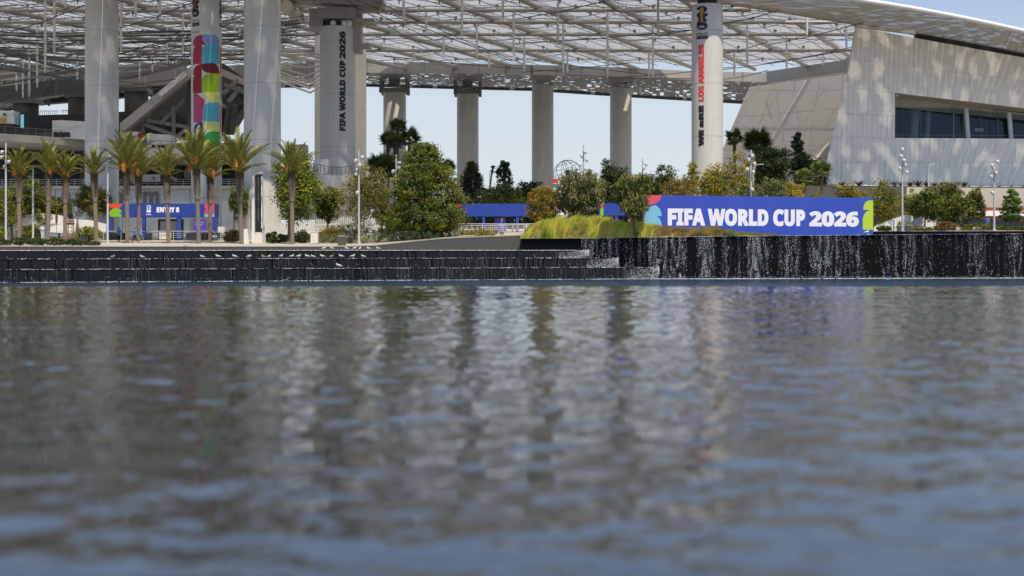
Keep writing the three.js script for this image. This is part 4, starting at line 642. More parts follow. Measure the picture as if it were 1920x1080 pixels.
function gate(label, x0, x1, y0, y1, d, posts, text) {
  const t = thing('entry_gate', label, 'gate', G((x0 + x1) / 2, d)), o = t.position, l = (x, y, dz = 0) => P(x, y, d).sub(o).add(V(0, 0, dz));
  const tex = tGate(text), b = bag(), A = l(x0, y1, .32), B = l(x1, y1, .32), C = l(x1, y0, .32), D = l(x0, y0, .32), k = b.m; for (const [p, u, v] of [[A, 0, 0], [B, 1, 0], [C, 1, 1], [D, 0, 1]]) b.v(p, V(0, 0, 1), u, v); b.i.push(0, 1, 2, 0, 2, 3); b.build('printed_fascia', mat([1, 1, 1], .7, { map: tex }), t);
  const w = C.x - D.x, h = D.y - A.y; bag().box((A.x + B.x) / 2, (A.y + D.y) / 2, -1.2, w - .02, h - .02, 3).build('fascia_box', M.blueFab, t);
  for (const [x, wd, m] of posts) { const p = l(x, y1), hh = p.y; bag().box(p.x, hh / 2, 0, wd, hh, .5).build('gate_post', m || M.blue, t); bag().box(p.x - .6, hh / 2, -2.2, wd * .8, hh, .4).build('gate_post', M.blueFab, t); }
  const r = bag(); for (const y of [1.12, .86, .6, .34]) r.tube([V(l(x0, 0).x, y, .8), V(l(x1, 0).x, y, .8)], y > 1 ? .05 : .025, 5); for (let i = 0; i <= 8; i++) r.box(lerp(l(x0, 0).x, l(x1, 0).x, i / 8), .56, .8, .06, 1.12, .06); r.build('gate_railing', M.rail, t);
  return { t, l };
}
{
  const { t, l } = gate('blue entry gate on the left with white lettering and orange and green leaf shapes', 203, 403, 382, 407, 193, [[208, .5], [270, .45], [336, .5], [402, .8]], 'ENTRY 8');
  const a = (n, m, x0, x1, y0, y1, dz, dep = .15) => { const p = l((x0 + x1) / 2, (y0 + y1) / 2, dz); return bag().box(p.x, p.y, p.z, (x1 - x0) / F * 193, (y1 - y0) / F * 193, dep).build(n, m, t); };
  a('scanner_arch', M.steelDark, 285, 333, 410, 449, -3.4, .3); a('scanner_arch', M.white, 290, 328, 414, 434, -3.2, .3); a('info_panel', mat([.10, .055, .48], .6), 364, 388, 411, 436, .5, .1); a('info_print', mat([.6, .55, .85], .6), 367, 384, 417, 418, .57, .02); a('info_print', mat([.6, .55, .85], .6), 367, 382, 421, 422, .57, .02);
  for (const [x0, x1] of [[196, 230], [234, 246], [278, 290], [353, 372], [374, 396]]) a('barrier_skirt', M.dark, x0, x1, 437, 450, 1.4, .2); a('white_block', M.white, 404, 418, 425, 437, -1, 1.4); a('white_block', M.panel, 300, 322, 436, 449, .4, .3);
  const tx = canvasTex(256, 128, (x, w, h) => { x.fillStyle = '#26282c'; x.fillRect(0, 0, w, h); fitText(x, 'EXIT ONLY', w / 2, h * .52, w * .62, h * .4, '#e8e8ea', 3); }); const p = l(406, 443, 1.9), g = new THREE.BoxGeometry(26 / F * 193, 12.5 / F * 193, .15); g.translate(p.x, p.y, p.z); mesh('exit_board', g, mat([1, 1, 1], .6, { map: tx }), t).userData.label = 'dark board with white exit lettering';
}
{
  const { t, l } = gate('blue entry gate in the middle with a purple notice panel below', 846, 1002, 382, 405.5, 195, [[845, .5], [907, .36], [970, .36]], null);
  const p = l(938, 421, -.4); const tx = canvasTex(128, 128, (x, w, h) => { x.fillStyle = '#5643b8'; x.fillRect(0, 0, w, h); x.fillStyle = '#e6e2fa'; for (const [y, u] of [[26, 30], [40, 22], [58, 70], [72, 78]]) x.fillRect(64 - u / 2 + 16, y, u, 7); x.fillRect(70, 8, 26, 14); }); const g = new THREE.BoxGeometry(22 / F * 195, 26 / F * 195, .12); g.translate(p.x, p.y, p.z); mesh('notice_panel', g, mat([1, 1, 1], .6, { map: tx }), t);
  const q = bag(); const s = l(925, 436, -5); q.box(s.x, s.y, s.z, 8, 1.1, .3); q.build('rear_barrier', M.panel, t); 
}
gate('blue entry gate half hidden by the round willow, left of the long banner', 1124, 1182, 381, 404, 194, [[1127, .3, M.pole], [1156, .4], [1180, .3, mat([.65, .16, .22], .6)]], null);
{ const t = thing('red_board', 'small red and green board over the golden round tree', 'sign', P(1041, 400, 190)), b = bag(); b.box(0, 4.1, 0, .75, .55, .15); b.build('board', mat([.62, .04, .03], .6), t); const c = bag(); c.box(0, 3.5, 0, .75, .5, .12); c.build('lower_board', mat([.05, .25, .08], .6), t); const g = bag(); g.tube([V(0, -2.6, 0), V(0, 3.3, 0)], .06, 6); g.build('post', M.pole, t); }

// ------------------------------------------------------------------ trees and planting
const jit = (c, a, r) => { const k = 1 + (r() - .5) * a; return [c[0] * k * (1 + (r() - .5) * .12), c[1] * k, c[2] * .8 * k * (1 + (r() - .5) * .15)]; };
const PAL = {
  olive: [[.105, .13, .028], [.135, .15, .035], [.075, .10, .022], [.16, .16, .05]], green: [[.075, .125, .022], [.11, .16, .03], [.05, .09, .02], [.15, .19, .045]], conifer: [[.09, .118, .014], [.062, .088, .012], [.125, .148, .018], [.14, .13, .02]],
  dark: [[.034, .058, .026], [.045, .07, .03], [.028, .045, .022], [.06, .08, .036]], deep: [[.05, .07, .018], [.065, .09, .02], [.04, .055, .016]], gold: [[.27, .19, .03], [.20, .17, .03], [.32, .20, .035], [.13, .13, .03]],
  brown: [[.24, .18, .085], [.19, .16, .06], [.28, .20, .10], [.14, .13, .045]], yellow: [[.30, .24, .03], [.36, .25, .03], [.22, .2, .03]], grey: [[.12, .14, .07], [.16, .17, .09], [.09, .11, .05], [.20, .19, .12]], willow: [[.15, .15, .055], [.20, .185, .08], [.10, .115, .04], [.26, .23, .13]],
  lime: [[.22, .23, .04], [.28, .26, .05], [.16, .18, .035]], rust: [[.26, .12, .04], [.20, .12, .04], [.15, .13, .04]], red: [[.32, .05, .025], [.22, .04, .02], [.12, .06, .02]],
};
function leaf(b, p, n, ax, L, w, c) { const s = V().crossVectors(n, ax).normalize().multiplyScalar(w / 2), t = ax.clone().multiplyScalar(L / 2), k = b.m; b.v(p.clone().sub(t), n, 0, 0, c); b.v(p.clone().add(s).addScaledVector(t, .1), n, 1, 0, c); b.v(p.clone().add(t), n, 1, 1, c); b.v(p.clone().sub(s).addScaledVector(t, .1), n, 0, 1, c); b.i.push(k, k + 1, k + 2, k, k + 2, k + 3); }
let treeSeed = 500;
function tree(label, o) { // o: px, w, top, cb (photo y of the crown's bottom), d, shape, pal, n, ls, cat, group, trunk
  const r = rng(treeSeed += 17), d = o.d, base = G(o.px, d), s = 1 / F * d, H = Y(o.top, d) - base.y, cb = Math.max(o.cb === undefined ? 0 : Y(o.cb, d) - base.y, o.cat === 'shrub' ? 0 : .3), W = o.w * s, ch = H - cb, t = thing(o.name || (o.cat === 'shrub' ? 'shrub' : 'tree'), label, o.cat || 'tree', base, 0, o.group);
  const ls = (o.ls || .26) * 1.12, n = (o.n || 3500) * (o.n < 300 ? 1 : 2), per = o.per || 34, nc = Math.ceil(n / per), b = bag(), rad = (o.clump || .085) * Math.sqrt(W * ch) * 1.35, shape = o.shape || 'round', centres = [], sd = treeSeed * .37;
  const prof = (v) => shape === 'cone' ? (v < .12 ? .62 + v * 3.1 : Math.pow(1 - (v - .12) / .88, .58)) + .03 : shape === 'column' ? Math.pow(Math.sin(Math.PI * clamp(v * .9 + .08, 0, 1)), .5) : shape === 'vase' ? Math.pow(Math.sin(Math.PI * clamp(v * .82 + .1, 0, 1)), .7) * (.6 + .5 * v) : Math.sqrt(Math.max(0, 1 - (2 * v - 1) ** 2)) * (.93 + .07 * v);
  const lobes = []; for (let i = 0; i < (o.lobes || 7); i++) { const a = r() * 6.28, q = Math.sqrt(r()) * .52, v = rr(.22, .78, r); lobes.push([Math.cos(a) * q, v, Math.sin(a) * q, rr(.42, .66, r)]); }
  const lobed = (shape === 'round' || shape === 'vase') && o.cat !== 'shrub' && !o.smooth;
  for (let i = 0; i < nc; i++) {
    if (lobed) { const lb = lobes[Math.floor(r() * lobes.length)], z = r() * 2 - 1, th = r() * 6.283, h = Math.sqrt(1 - z * z), q = Math.pow(r(), .4) * lb[3], v = clamp(lb[1] + z * q * .62, 0, 1), ok = shape === 'vase' ? .9 + .2 * v : 1; centres.push(V((lb[0] + h * Math.cos(th) * q) * W / 1.8 * ok, cb + ch * v, (lb[2] + h * Math.sin(th) * q) * W / 1.8 * .9)); }
    else { const v0 = clamp(Math.pow(r(), shape === 'cone' ? 1.35 : .92), .01, .99), v = o.layers ? clamp((Math.floor(v0 * o.layers) + .25 + .5 * r()) / o.layers, .01, .99) : v0, a = r() * 6.2832, q = Math.pow(r(), .42), lump = 1 + (o.rough || .32) * n3(Math.cos(a) * 1.5 + sd, v * 3.4, Math.sin(a) * 1.5), R0 = prof(v) * W / 2 * q * clamp(lump, .4, 1.35), tp = 1 + (o.rough || .32) * .16 * n2(Math.cos(a) * q * 2 + sd, Math.sin(a) * q * 2);
    const c = V(Math.cos(a) * R0, cb + ch * v * (shape === 'round' || shape === 'vase' ? tp : 1), Math.sin(a) * R0 * (o.flat || .9)); centres.push(c); }
    const c = centres[i];
    const base = o.pal[Math.floor(r() * o.pal.length)], col = jit(base.map((x) => x * 1.3), o.layers ? .95 : .6, r), cr = rad * rr(.6, 1.25, r), m = Math.round(per * rr(.6, 1.4, r)), droop = o.droop || 0;
    for (let k = 0; k < m; k++) {
      const z = r() * 2 - 1, th = r() * 6.2832, rq = Math.pow(r(), .5) * cr, h = Math.sqrt(1 - z * z), out = V(h * Math.cos(th), z, h * Math.sin(th)), p = c.clone().addScaledVector(out, rq); p.y -= Math.abs(z) * cr * .1; if (p.y < .1) continue; if (shape === 'cone') p.y = c.y + (p.y - c.y) * .55;
      const nrm = V(out.x + rr(-.9, .9, r), out.y + rr(-.3, 1.2, r), out.z + rr(-.9, .9, r)).normalize(); let ax = V(rr(-1, 1, r), rr(-1, 1, r) - droop * 2.5, rr(-1, 1, r)); ax.addScaledVector(nrm, -ax.dot(nrm)).normalize();
      const L = ls * rr(.7, 1.5, r) * (1 + droop * 1.2); leaf(b, p, nrm, ax, L, L * (o.asp || .52), jit(col, .35, r));
    }
  }
  const trunkTop = o.cat === 'shrub' ? .3 * H : cb + ch * (shape === 'cone' ? .85 : .55), tr = o.trunk || Math.max(.09, H * .022), w = bag(), bark = o.bark || M.bark, stems = o.stems || 1;
  for (let q = 0; q < stems; q++) { const lean = (stems > 1 ? (q - (stems - 1) / 2) * .55 : rr(-.15, .15, r)), pts = []; for (let i = 0; i <= 6; i++) { const t = i / 6; pts.push(V(lean * t * 1.6 + .08 * Math.sin(t * 5 + q + sd), -.15 + (trunkTop + .15) * t, .1 * Math.sin(t * 4 + q))); } w.tube(pts, pts.map((_, i) => tr / Math.sqrt(stems) * (i ? 1 : 1.35) * (1 - .72 * i / 6)), 9); }
  w.build('trunk', bark, t);
  const lb = bag(); for (let i = 0; i < (o.limbs || 14); i++) { const c = centres[Math.floor(r() * centres.length)]; const y0 = clamp(c.y * rr(.45, .8, r), Math.min(cb * .8 + .15, trunkTop * .9), trunkTop), m = V(c.x * .45, lerp(y0, c.y, .62), c.z * .45); lb.tube([V(0, y0, 0), m, c], [tr * .4, tr * .24, tr * .08], 6, null, false); } lb.build('limb', bark, t);
  b.build('crown', M.leaf, t); return t;
}
// date palms along the shore walk
function frondGeo(seed, L, rise, bend) {
  const r = rng(seed), b = bag(), N = 18, pts = []; let p = V(0, 0, 0), ang = rise; for (let i = 0; i <= N; i++) { pts.push(p.clone()); p = p.clone().add(V(Math.cos(ang), Math.sin(ang), 0).multiplyScalar(L / N)); ang -= bend / N * (.35 + 1.3 * i / N); }
  const stemC = [.20, .19, .05]; b.tube(pts.filter((_, i) => i % 3 == 0), [.05, .042, .034, .026, .02, .014, .006], 4, stemC, false);
  for (let i = 1; i <= N; i++) for (let h = 0; h < 2; h++) for (const s of [-1, 1]) {
    const t = (i - h * .5) / N, q = pts[i].clone().lerp(pts[i - 1], h * .5), dir = pts[i].clone().sub(pts[i - 1]).normalize(), up = V(-dir.y, dir.x, 0), len = L * .17 * Math.pow(Math.sin(Math.PI * clamp(t * .82 + .17, 0, 1)), .6) * rr(.85, 1.15, r);
    const out = V(dir.x * .75, dir.y * .75, s * .72).addScaledVector(up, .42 + rr(-.12, .12, r)).normalize(), tip = q.clone().addScaledVector(out, len); tip.y -= len * .08;
    const c = jit(r() < .25 ? [.33, .315, .08] : [.185, .195, .04], .5, r), w = dir.clone().multiplyScalar(.045), n = V().crossVectors(out, dir).normalize(), k = b.m; b.v(q.clone().sub(w), n, 0, 0, c); b.v(q.clone().add(w), n, 1, 0, c); b.v(tip, n, 1, 1, c); const m = q.clone().lerp(tip, .5).add(w.multiplyScalar(.9)); b.v(m, n, 1, .5, c); b.i.push(k, k + 1, k + 3, k, k + 3, k + 2);
  }
  return b.geometry();
}
const FR = []; for (let i = 0; i < 8; i++) FR.push({ up: frondGeo(900 + i, rr(3.0, 3.4), 1.28, .35 + i * .03), mid: frondGeo(920 + i, rr(3.2, 3.7), 1.02, .55 + i * .04), low: frondGeo(940 + i, rr(2.7, 3.2), .78, .8 + i * .05) });
const deadFR = FR[0].low.clone(); deadFR.deleteAttribute('color');
const palmFruit = (() => { const b = bag(), r = rng(77); for (let i = 0; i < 26; i++) { const a = r() * 6.28, l = rr(.4, .95, r), e = V(Math.cos(a) * .22 * r(), -l, Math.sin(a) * .22 * r()); b.tube([V(0, 0, 0), e.clone().multiplyScalar(.5).add(V(.06, 0, 0)), e], .016, 3, null, false); for (let k = 0; k < 3; k++) drop(b, e.clone().multiplyScalar(.6 + .2 * k), .055, .07); } return b.geometry(); })();
function palm(label, px, d, basePy, crownPy, topPy, seed, fruit = 3, sc = 1) {
  const r = rng(seed), base = G(px, d), o = thing('date_palm', label, 'palm tree', base, r() * 6.28, 'date palms along the shore walk'), lean = (o.rotation.order = 'YXZ', o.rotation.x = rr(-.035, .035, r), o.rotation.z = rr(-.035, .035, r)), H = Y(crownPy, d) - base.y, size = (Y(topPy, d) - Y(crownPy, d)) / 3.0 * sc;
  const w = bag(), N = 34, S = 16, rad = (t) => (.235 + .13 * sstep(t, .60, .72) - .07 * sstep(t, .90, 1) + .05 * (1 - sstep(t, 0, .06))); let k0 = 0;
  for (let j = 0; j <= N; j++) { const t = j / N, y = -.1 + (H + .1) * t; k0 = w.m; for (let i = 0; i <= S; i++) { const a = i / S * 6.2832, rg = t > .64 ? .045 : .018, q = rad(t) + rg * (((i + (j & 1)) & 1) ? 1 : -.6) * (i == S ? 1 : 1), tone = (t > .66 ? .62 : 1) * (((i + j) & 1) ? 1.9 : .38) * (1 + .2 * n3(px, y * 2, i * .8)); const ii = i % S, aa = ii / S * 6.2832; w.v(V(Math.cos(aa) * q, y, Math.sin(aa) * q), V(Math.cos(aa), .2, Math.sin(aa)).normalize(), a * .25, y, [tone * 1.05, tone, tone * .95]); } if (j) for (let i = 0; i < S; i++) { const a = k0 - S - 1 + i, b = k0 + i; w.i.push(a, b + 1, a + 1, a, b, b + 1); } }
  w.build('trunk', M.palmBark, o);
  const boots = bag(); for (let i = 0; i < 46; i++) { const a = i * 2.399, y = H - .9 + i * .022, q = rad(.97) * 1.0, dir = V(Math.cos(a), 0, Math.sin(a)); boots.tube([V(dir.x * q, y, dir.z * q), V(dir.x * (q + .14), y + .3, dir.z * (q + .14))], [.075, .045], 5, jit([.75, .62, .42], .4, r)); } boots.build('leaf_base', M.palmBark, o);
  const band = bag(); band.geo(new THREE.TorusGeometry(.30, .03, 5, 18).rotateX(Math.PI / 2).translate(0, H * .60, 0)); for (let i = 0; i < 3; i++) { const a = i * 2.1; band.tube([V(Math.cos(a) * .28, H * .60, Math.sin(a) * .28), V(Math.cos(a) * .52, H * .60 + .04, Math.sin(a) * .52)], [.03, .06], 6); } band.build('uplight_collar', M.steelDark, o);
  const tiersF = [['up', 15, .55], ['mid', 16, .32], ['low', 6, .05]];
  for (const [kind, n, y0] of tiersF) for (let i = 0; i < n; i++) { const f = mesh('frond', FR[Math.floor(r() * 8)][kind], M.frond, o); f.position.set(0, H - .35 + y0, 0); f.rotation.set(0, i / n * 6.2832 + rr(-.25, .25, r) + y0 * 3, rr(-.16, .16, r) + (kind === 'up' ? rr(-.1, .25, r) : 0), 'YXZ'); f.scale.setScalar(size * rr(.78, 1.16, r)); }
  const nd = Math.floor(r() * 5); for (let i = 0; i < nd; i++) { const f = mesh('dead_frond', deadFR, M.frondDead, o); f.position.set(0, H - .45, 0); f.rotation.set(0, r() * 6.28, -2.05 + rr(-.2, .2, r), 'YXZ'); f.scale.setScalar(size * rr(.28, .4, r)); }
  for (let i = 0; i < fruit; i++) { const a = i / fruit * 6.28 + r() * 2, f = mesh('fruit_cluster', palmFruit, M.fruit, o); f.position.set(Math.cos(a) * .55 * size, H + rr(.75, 1.35, r) * size, Math.sin(a) * .55 * size); f.scale.setScalar(size * rr(.8, 1.15, r)); }
}
palm('date palm at the very left edge, beside the first lamp post', 36, 178, 450, 328, 278, 31, 2);
palm('date palm second from the left, behind the plain thin pole', 90, 178, 450, 324, 270, 32, 2);
palm('shorter date palm third from the left, near the orange umbrella', 122, 180, 450, 332, 287, 33, 2);
palm('date palm in front of the first plain giant column', 181, 178, 451, 327, 282, 34, 0);
palm('tall date palm with orange fruit left of the gate lettering', 239, 177, 452, 319, 254, 35, 4, 1.05);
palm('date palm standing behind the two walkers, before the gate lettering', 260, 187, 446, 333, 281, 36, 4);
palm('date palm that covers part of the gate lettering', 316, 177, 452, 330, 279, 37, 2);
palm('tall date palm in front of the printed artwork column', 373, 177, 452, 318, 250, 38, 4, 1.05);
palm('date palm just right of the printed column, above the pink gate emblem', 394, 184, 449, 334, 276, 39, 3);
palm('date palm with wide fronds left of the dark kiosk', 453, 177, 452, 324, 258, 40, 4, 1.08);
palm('date palm right of the dark kiosk, before a leafy tree', 548, 177, 452, 324, 271, 41, 3);
// fan palms
const fanGeo = (() => { const b = bag(), r = rng(61); for (let i = 0; i < 19; i++) { const a = (i / 18 - .5) * 4.2, L = 1.0 * rr(.85, 1.05, r), c = jit([.085, .115, .035], .5, r), p0 = V(.75, 0, 0), e = V(.75 + Math.cos(a) * L, -.12 * Math.abs(a) - L * .18, Math.sin(a) * L), w = .085, s = V(-Math.sin(a) * w, 0, Math.cos(a) * w), m = p0.clone().lerp(e, .5); const k = b.m, n = V(0, 1, 0); b.v(p0, n, 0, 0, c); b.v(m.clone().add(s), n, 1, 0, c); b.v(e, n, 1, 1, c); b.v(m.clone().sub(s), n, 0, 1, c); b.i.push(k, k + 1, k + 2, k, k + 2, k + 3); } b.tube([V(0, 0, 0), V(.8, 0, 0)], [.04, .025], 4, [.12, .12, .04], false); return b.geometry(); })();
const fanGeoPale = (() => { const g = fanGeo.clone(), c = g.attributes.color.clone(); for (let i = 0; i < c.count; i++) c.setXYZ(i, c.getX(i) * 2.2, c.getY(i) * 2, c.getZ(i) * 2.3); g.setAttribute('color', c); return g; })();
function fanPalm(label, px, d, crownPy, size, n = 20, pale = false) {
  const r = rng(1000 + px), base = G(px, d), o = thing('fan_palm', label, 'palm tree', base, r() * 6, 'dark fan palms behind the trees'), H = Y(crownPy, d) - base.y; bag().tube([V(0, -.1, 0), V(.05, H * .5, 0), V(0, H, 0)], [.26, .19, .2], 10).build('trunk', M.bark, o);
  const sk = bag(); for (let i = 0; i < 30; i++) { const a = r() * 6.28, y = H - r() * 1.2 * size; sk.tri(V(Math.cos(a) * .2, y, Math.sin(a) * .2), V(Math.cos(a + .3) * .3, y - .9 * size, Math.sin(a + .3) * .3), V(Math.cos(a - .3) * .34, y - .8 * size, Math.sin(a - .3) * .34)); } sk.build('dead_skirt', M.bark, o);
  for (let i = 0; i < n; i++) { const f = mesh('frond', pale ? fanGeoPale : fanGeo, M.frond, o), t = i / n; f.position.set(0, H, 0); f.rotation.set(0, i * 2.399 + rr(-.2, .2, r), lerp(1.35, -.55, Math.pow(t, .8)) + rr(-.12, .12, r), 'YXZ'); f.scale.setScalar(size * rr(.85, 1.1, r)); }
  delete o.userData.group;
}
fanPalm('tallest of the dark fan palms, its head against the left rear column', 746, 232, 238, 1.15); fanPalm('dark fan palm left in the cluster beside the rear column', 728, 228, 262, 1.1); fanPalm('dark fan palm in the middle of the cluster, below the tallest head', 741, 224, 268, 1.0); fanPalm('dark fan palm right in the cluster, its head touching the big conifer', 768, 230, 262, 1.35);
fanPalm('low wide fan palm left of the cluster, beside the globe-lamp post', 716, 215, 318, 1.75, 34); fanPalm('fan palm peeking out right of the big conifer top', 838, 226, 318, 1.1);
fanPalm('slender fan palm standing alone left of the leaning wall foot', 1377, 236, 258, 1.15); fanPalm('bushy fan palm with dark head before the leaning wall', 1420, 232, 268, 1.7, 34); fanPalm('fan palm low on the dark bank right of the yellowing tree', 1446, 228, 300, 1.2);
fanPalm('pale young fan palm over the banner top', 1508, 205, 332, .95, 22, true); fanPalm('green fan palm right beside the pale young one, above the banner', 1541, 208, 320, 1.1, 22, true);

const OL = 'olive trees behind the left palms';
tree('olive tree behind the first two date palms at the far left', { px: 24, w: 96, top: 330, cb: 432, d: 190, pal: PAL.olive, n: 6500, ls: .24 });
tree('tall olive tree between the second and third date palms', { px: 76, w: 64, top: 328, cb: 428, d: 193, pal: PAL.olive, n: 4200, ls: .24 });
tree('small brownish olive tree behind the third date palm', { px: 112, w: 70, top: 358, cb: 432, d: 196, pal: [...PAL.olive, ...PAL.brown], n: 4200, ls: .22 });
tree('leafy olive tree left of the white-blue gate end', { px: 174, w: 74, top: 346, cb: 420, d: 196, pal: [...PAL.olive, ...PAL.brown], n: 5000, ls: .22 });
tree('grey green tree between gate and wide fronded palm', { px: 440, w: 48, top: 342, cb: 416, d: 196, pal: PAL.green, n: 3000, ls: .22 });
tree('big irregular leafy tree behind the palm right of the kiosk', { px: 546, w: 116, top: 266, cb: 414, d: 187, pal: [...PAL.green, ...PAL.lime, PAL.olive[1]], n: 8500, ls: .27, rough: .55, shape: 'vase', trunk: .5, limbs: 26 });
tree('olive coloured low tree right of the big leafy tree', { px: 617, w: 66, top: 352, cb: 414, d: 191, pal: PAL.olive, n: 3000, ls: .23 });
tree('pale dry birch-like tree beside the tall globe lamp', { px: 676, w: 104, top: 312, cb: 428, d: 183, pal: [...PAL.brown, ...PAL.willow, PAL.olive[1]], n: 6000, ls: .17, bark: M.barkPale, stems: 3, trunk: .16, asp: .6, per: 22, rough: .25 });
tree('rusty tinted tree tucked behind the birch-like tree', { px: 716, w: 48, top: 352, cb: 424, d: 192, pal: [...PAL.rust, ...PAL.olive], n: 1800, ls: .2 });
tree('large conical green conifer in the middle of the shore', { px: 794, w: 154, top: 270, cb: 432, d: 180, pal: PAL.conifer, n: 21000, ls: .25, shape: 'cone', trunk: .26, rough: .34, asp: .45, clump: .085, per: 60, limbs: 34, layers: 13 });
tree('dark dense tree behind the conifer, below the second rear column', { px: 884, w: 62, top: 304, cb: 392, d: 222, pal: PAL.dark, n: 4200, ls: .27, shape: 'cone', rough: .3 });
tree('slim dark tree standing right of the bare tree', { px: 945, w: 31, top: 303, cb: 356, d: 228, pal: PAL.dark, n: 1700, ls: .24, shape: 'column' });
tree('nearly bare small tree between two dark trees', { px: 919, w: 26, top: 298, cb: 346, d: 228, pal: PAL.deep, n: 160, ls: .2, limbs: 26, trunk: .10 });
tree('wide mid green tree above the middle gate', { px: 944, w: 112, top: 344, cb: 398, d: 214, pal: [...PAL.green, ...PAL.olive], n: 5500, ls: .25, rough: .2 });
tree('low dark tree under the column left of the wire globe', { px: 992, w: 56, top: 338, cb: 384, d: 226, pal: PAL.dark, n: 1900, ls: .26 });
tree('golden round tree beside the middle gate', { px: 1019, w: 66, top: 352, cb: 420, d: 182, pal: PAL.gold, n: 4600, ls: .19, shape: 'round', rough: .16, smooth: 1 });
tree('grey willow-like tree under the wire globe', { px: 1092, w: 92, top: 322, cb: 420, d: 181, pal: [...PAL.willow, ...PAL.grey], n: 6500, ls: .17, droop: .9, asp: .28, rough: .3 });
tree('round willow-like tree at the left end of the long banner', { px: 1190, w: 82, top: 333, cb: 402, d: 166.6, pal: [...PAL.willow, ...PAL.olive], n: 6000, ls: .17, droop: .8, asp: .28, rough: .25, trunk: .16 });
tree('dark tree between the two willow-like trees', { px: 1148, w: 68, top: 302, cb: 396, d: 216, pal: PAL.dark, n: 4000, ls: .27 });
tree('spreading dark green tree behind the short lamp post', { px: 1232, w: 84, top: 312, cb: 372, d: 216, pal: PAL.deep, n: 3200, ls: .25, rough: .55 });
tree('brownish feathery tree over the banner left part', { px: 1272, w: 68, top: 330, cb: 388, d: 200, pal: [...PAL.brown, ...PAL.rust], n: 3400, ls: .17, rough: .2 });
tree('upright light green tree left of the red lettered column', { px: 1298, w: 40, top: 304, cb: 384, d: 204, pal: PAL.lime, n: 2000, ls: .2, shape: 'cone' });
tree('yellowing open tree in front of the red lettered column foot', { px: 1362, w: 104, top: 288, cb: 392, d: 198, pal: [...PAL.gold, ...PAL.lime, PAL.brown[0]], n: 5000, ls: .25, rough: .42, limbs: 26 });
tree('grey green bush tree over the middle of the banner', { px: 1398, w: 70, top: 338, cb: 398, d: 192, pal: PAL.grey, n: 3000, ls: .2 });
tree('dark mass of a tree below the leaning wall, left part', { px: 1446, w: 96, top: 280, cb: 372, d: 226, pal: PAL.dark, n: 6000, ls: .28 }); 
tree('dark cone shaped tree standing before the leaning wall', { px: 1496, w: 40, top: 249, cb: 318, d: 232, pal: PAL.dark, n: 2600, ls: .26, shape: 'cone' });
tree('dark spreading tree at the corner of the clad building', { px: 1522, w: 76, top: 292, cb: 358, d: 228, pal: [...PAL.dark, PAL.deep[0]], n: 4000, ls: .27 });
tree('grey green round shrub over the banner, right of the lamp', { px: 1446, w: 66, top: 334, cb: 392, d: 194, pal: PAL.grey, n: 3200, ls: .2 });
tree('yellow shrub over the banner beside the pale fan palm', { px: 1487, w: 56, top: 342, cb: 392, d: 196, pal: PAL.yellow, n: 2600, ls: .19 });
tree('green gold shrub over the right part of the banner', { px: 1590, w: 62, top: 343, cb: 394, d: 197, pal: [...PAL.lime, ...PAL.gold], n: 2600, ls: .19 }); 
tree('orange tinted low shrub below the green fan palm', { px: 1535, w: 30, top: 360, cb: 392, d: 194, pal: PAL.gold, n: 1000, ls: .18 });
tree('bushy olive tree standing right behind the lime banner end', { px: 1658, w: 92, top: 338, cb: 424, d: 190, pal: [...PAL.olive, PAL.gold[1], PAL.brown[0]], n: 6500, ls: .19, rough: .22 });
tree('smaller green tree beside the right lamp post', { px: 1700, w: 46, top: 354, cb: 412, d: 196, pal: PAL.lime, n: 1900, ls: .2 });
tree('leafy round tree right of the white slatted fence', { px: 1734, w: 60, top: 350, cb: 410, d: 186, pal: PAL.olive, n: 5200, ls: .24, trunk: .13 });
tree('leafy tree in the middle of the right-hand trio', { px: 1782, w: 62, top: 346, cb: 414, d: 189, pal: PAL.olive, n: 5200, ls: .24, trunk: .13 });
tree('leafy tree with two thin stems, before the red and white shop front', { px: 1817, w: 50, top: 352, cb: 410, d: 186, pal: PAL.olive, n: 4400, ls: .24, trunk: .16, stems: 2 });
tree('small lone tree near the right edge', { px: 1896, w: 44, top: 354, cb: 414, d: 188, pal: PAL.green, n: 2200, ls: .23, trunk: .1, shape: 'cone', rough: .2 });
tree('dark hedge-like tree behind the gate between trees at centre', { px: 1060, w: 60, top: 352, cb: 400, d: 222, pal: PAL.dark, n: 1800, ls: .27 });
tree('long dark hedge bank closing the view under the middle gate', { cat: 'shrub', px: 960, w: 230, top: 398, cb: 470, d: 232, pal: PAL.dark, n: 6500, ls: .3, rough: .12, clump: .1 });
tree('dark hedge bank behind the gate left of the long banner', { cat: 'shrub', px: 1150, w: 170, top: 392, cb: 470, d: 230, pal: PAL.dark, n: 5200, ls: .3, rough: .12, clump: .1 });
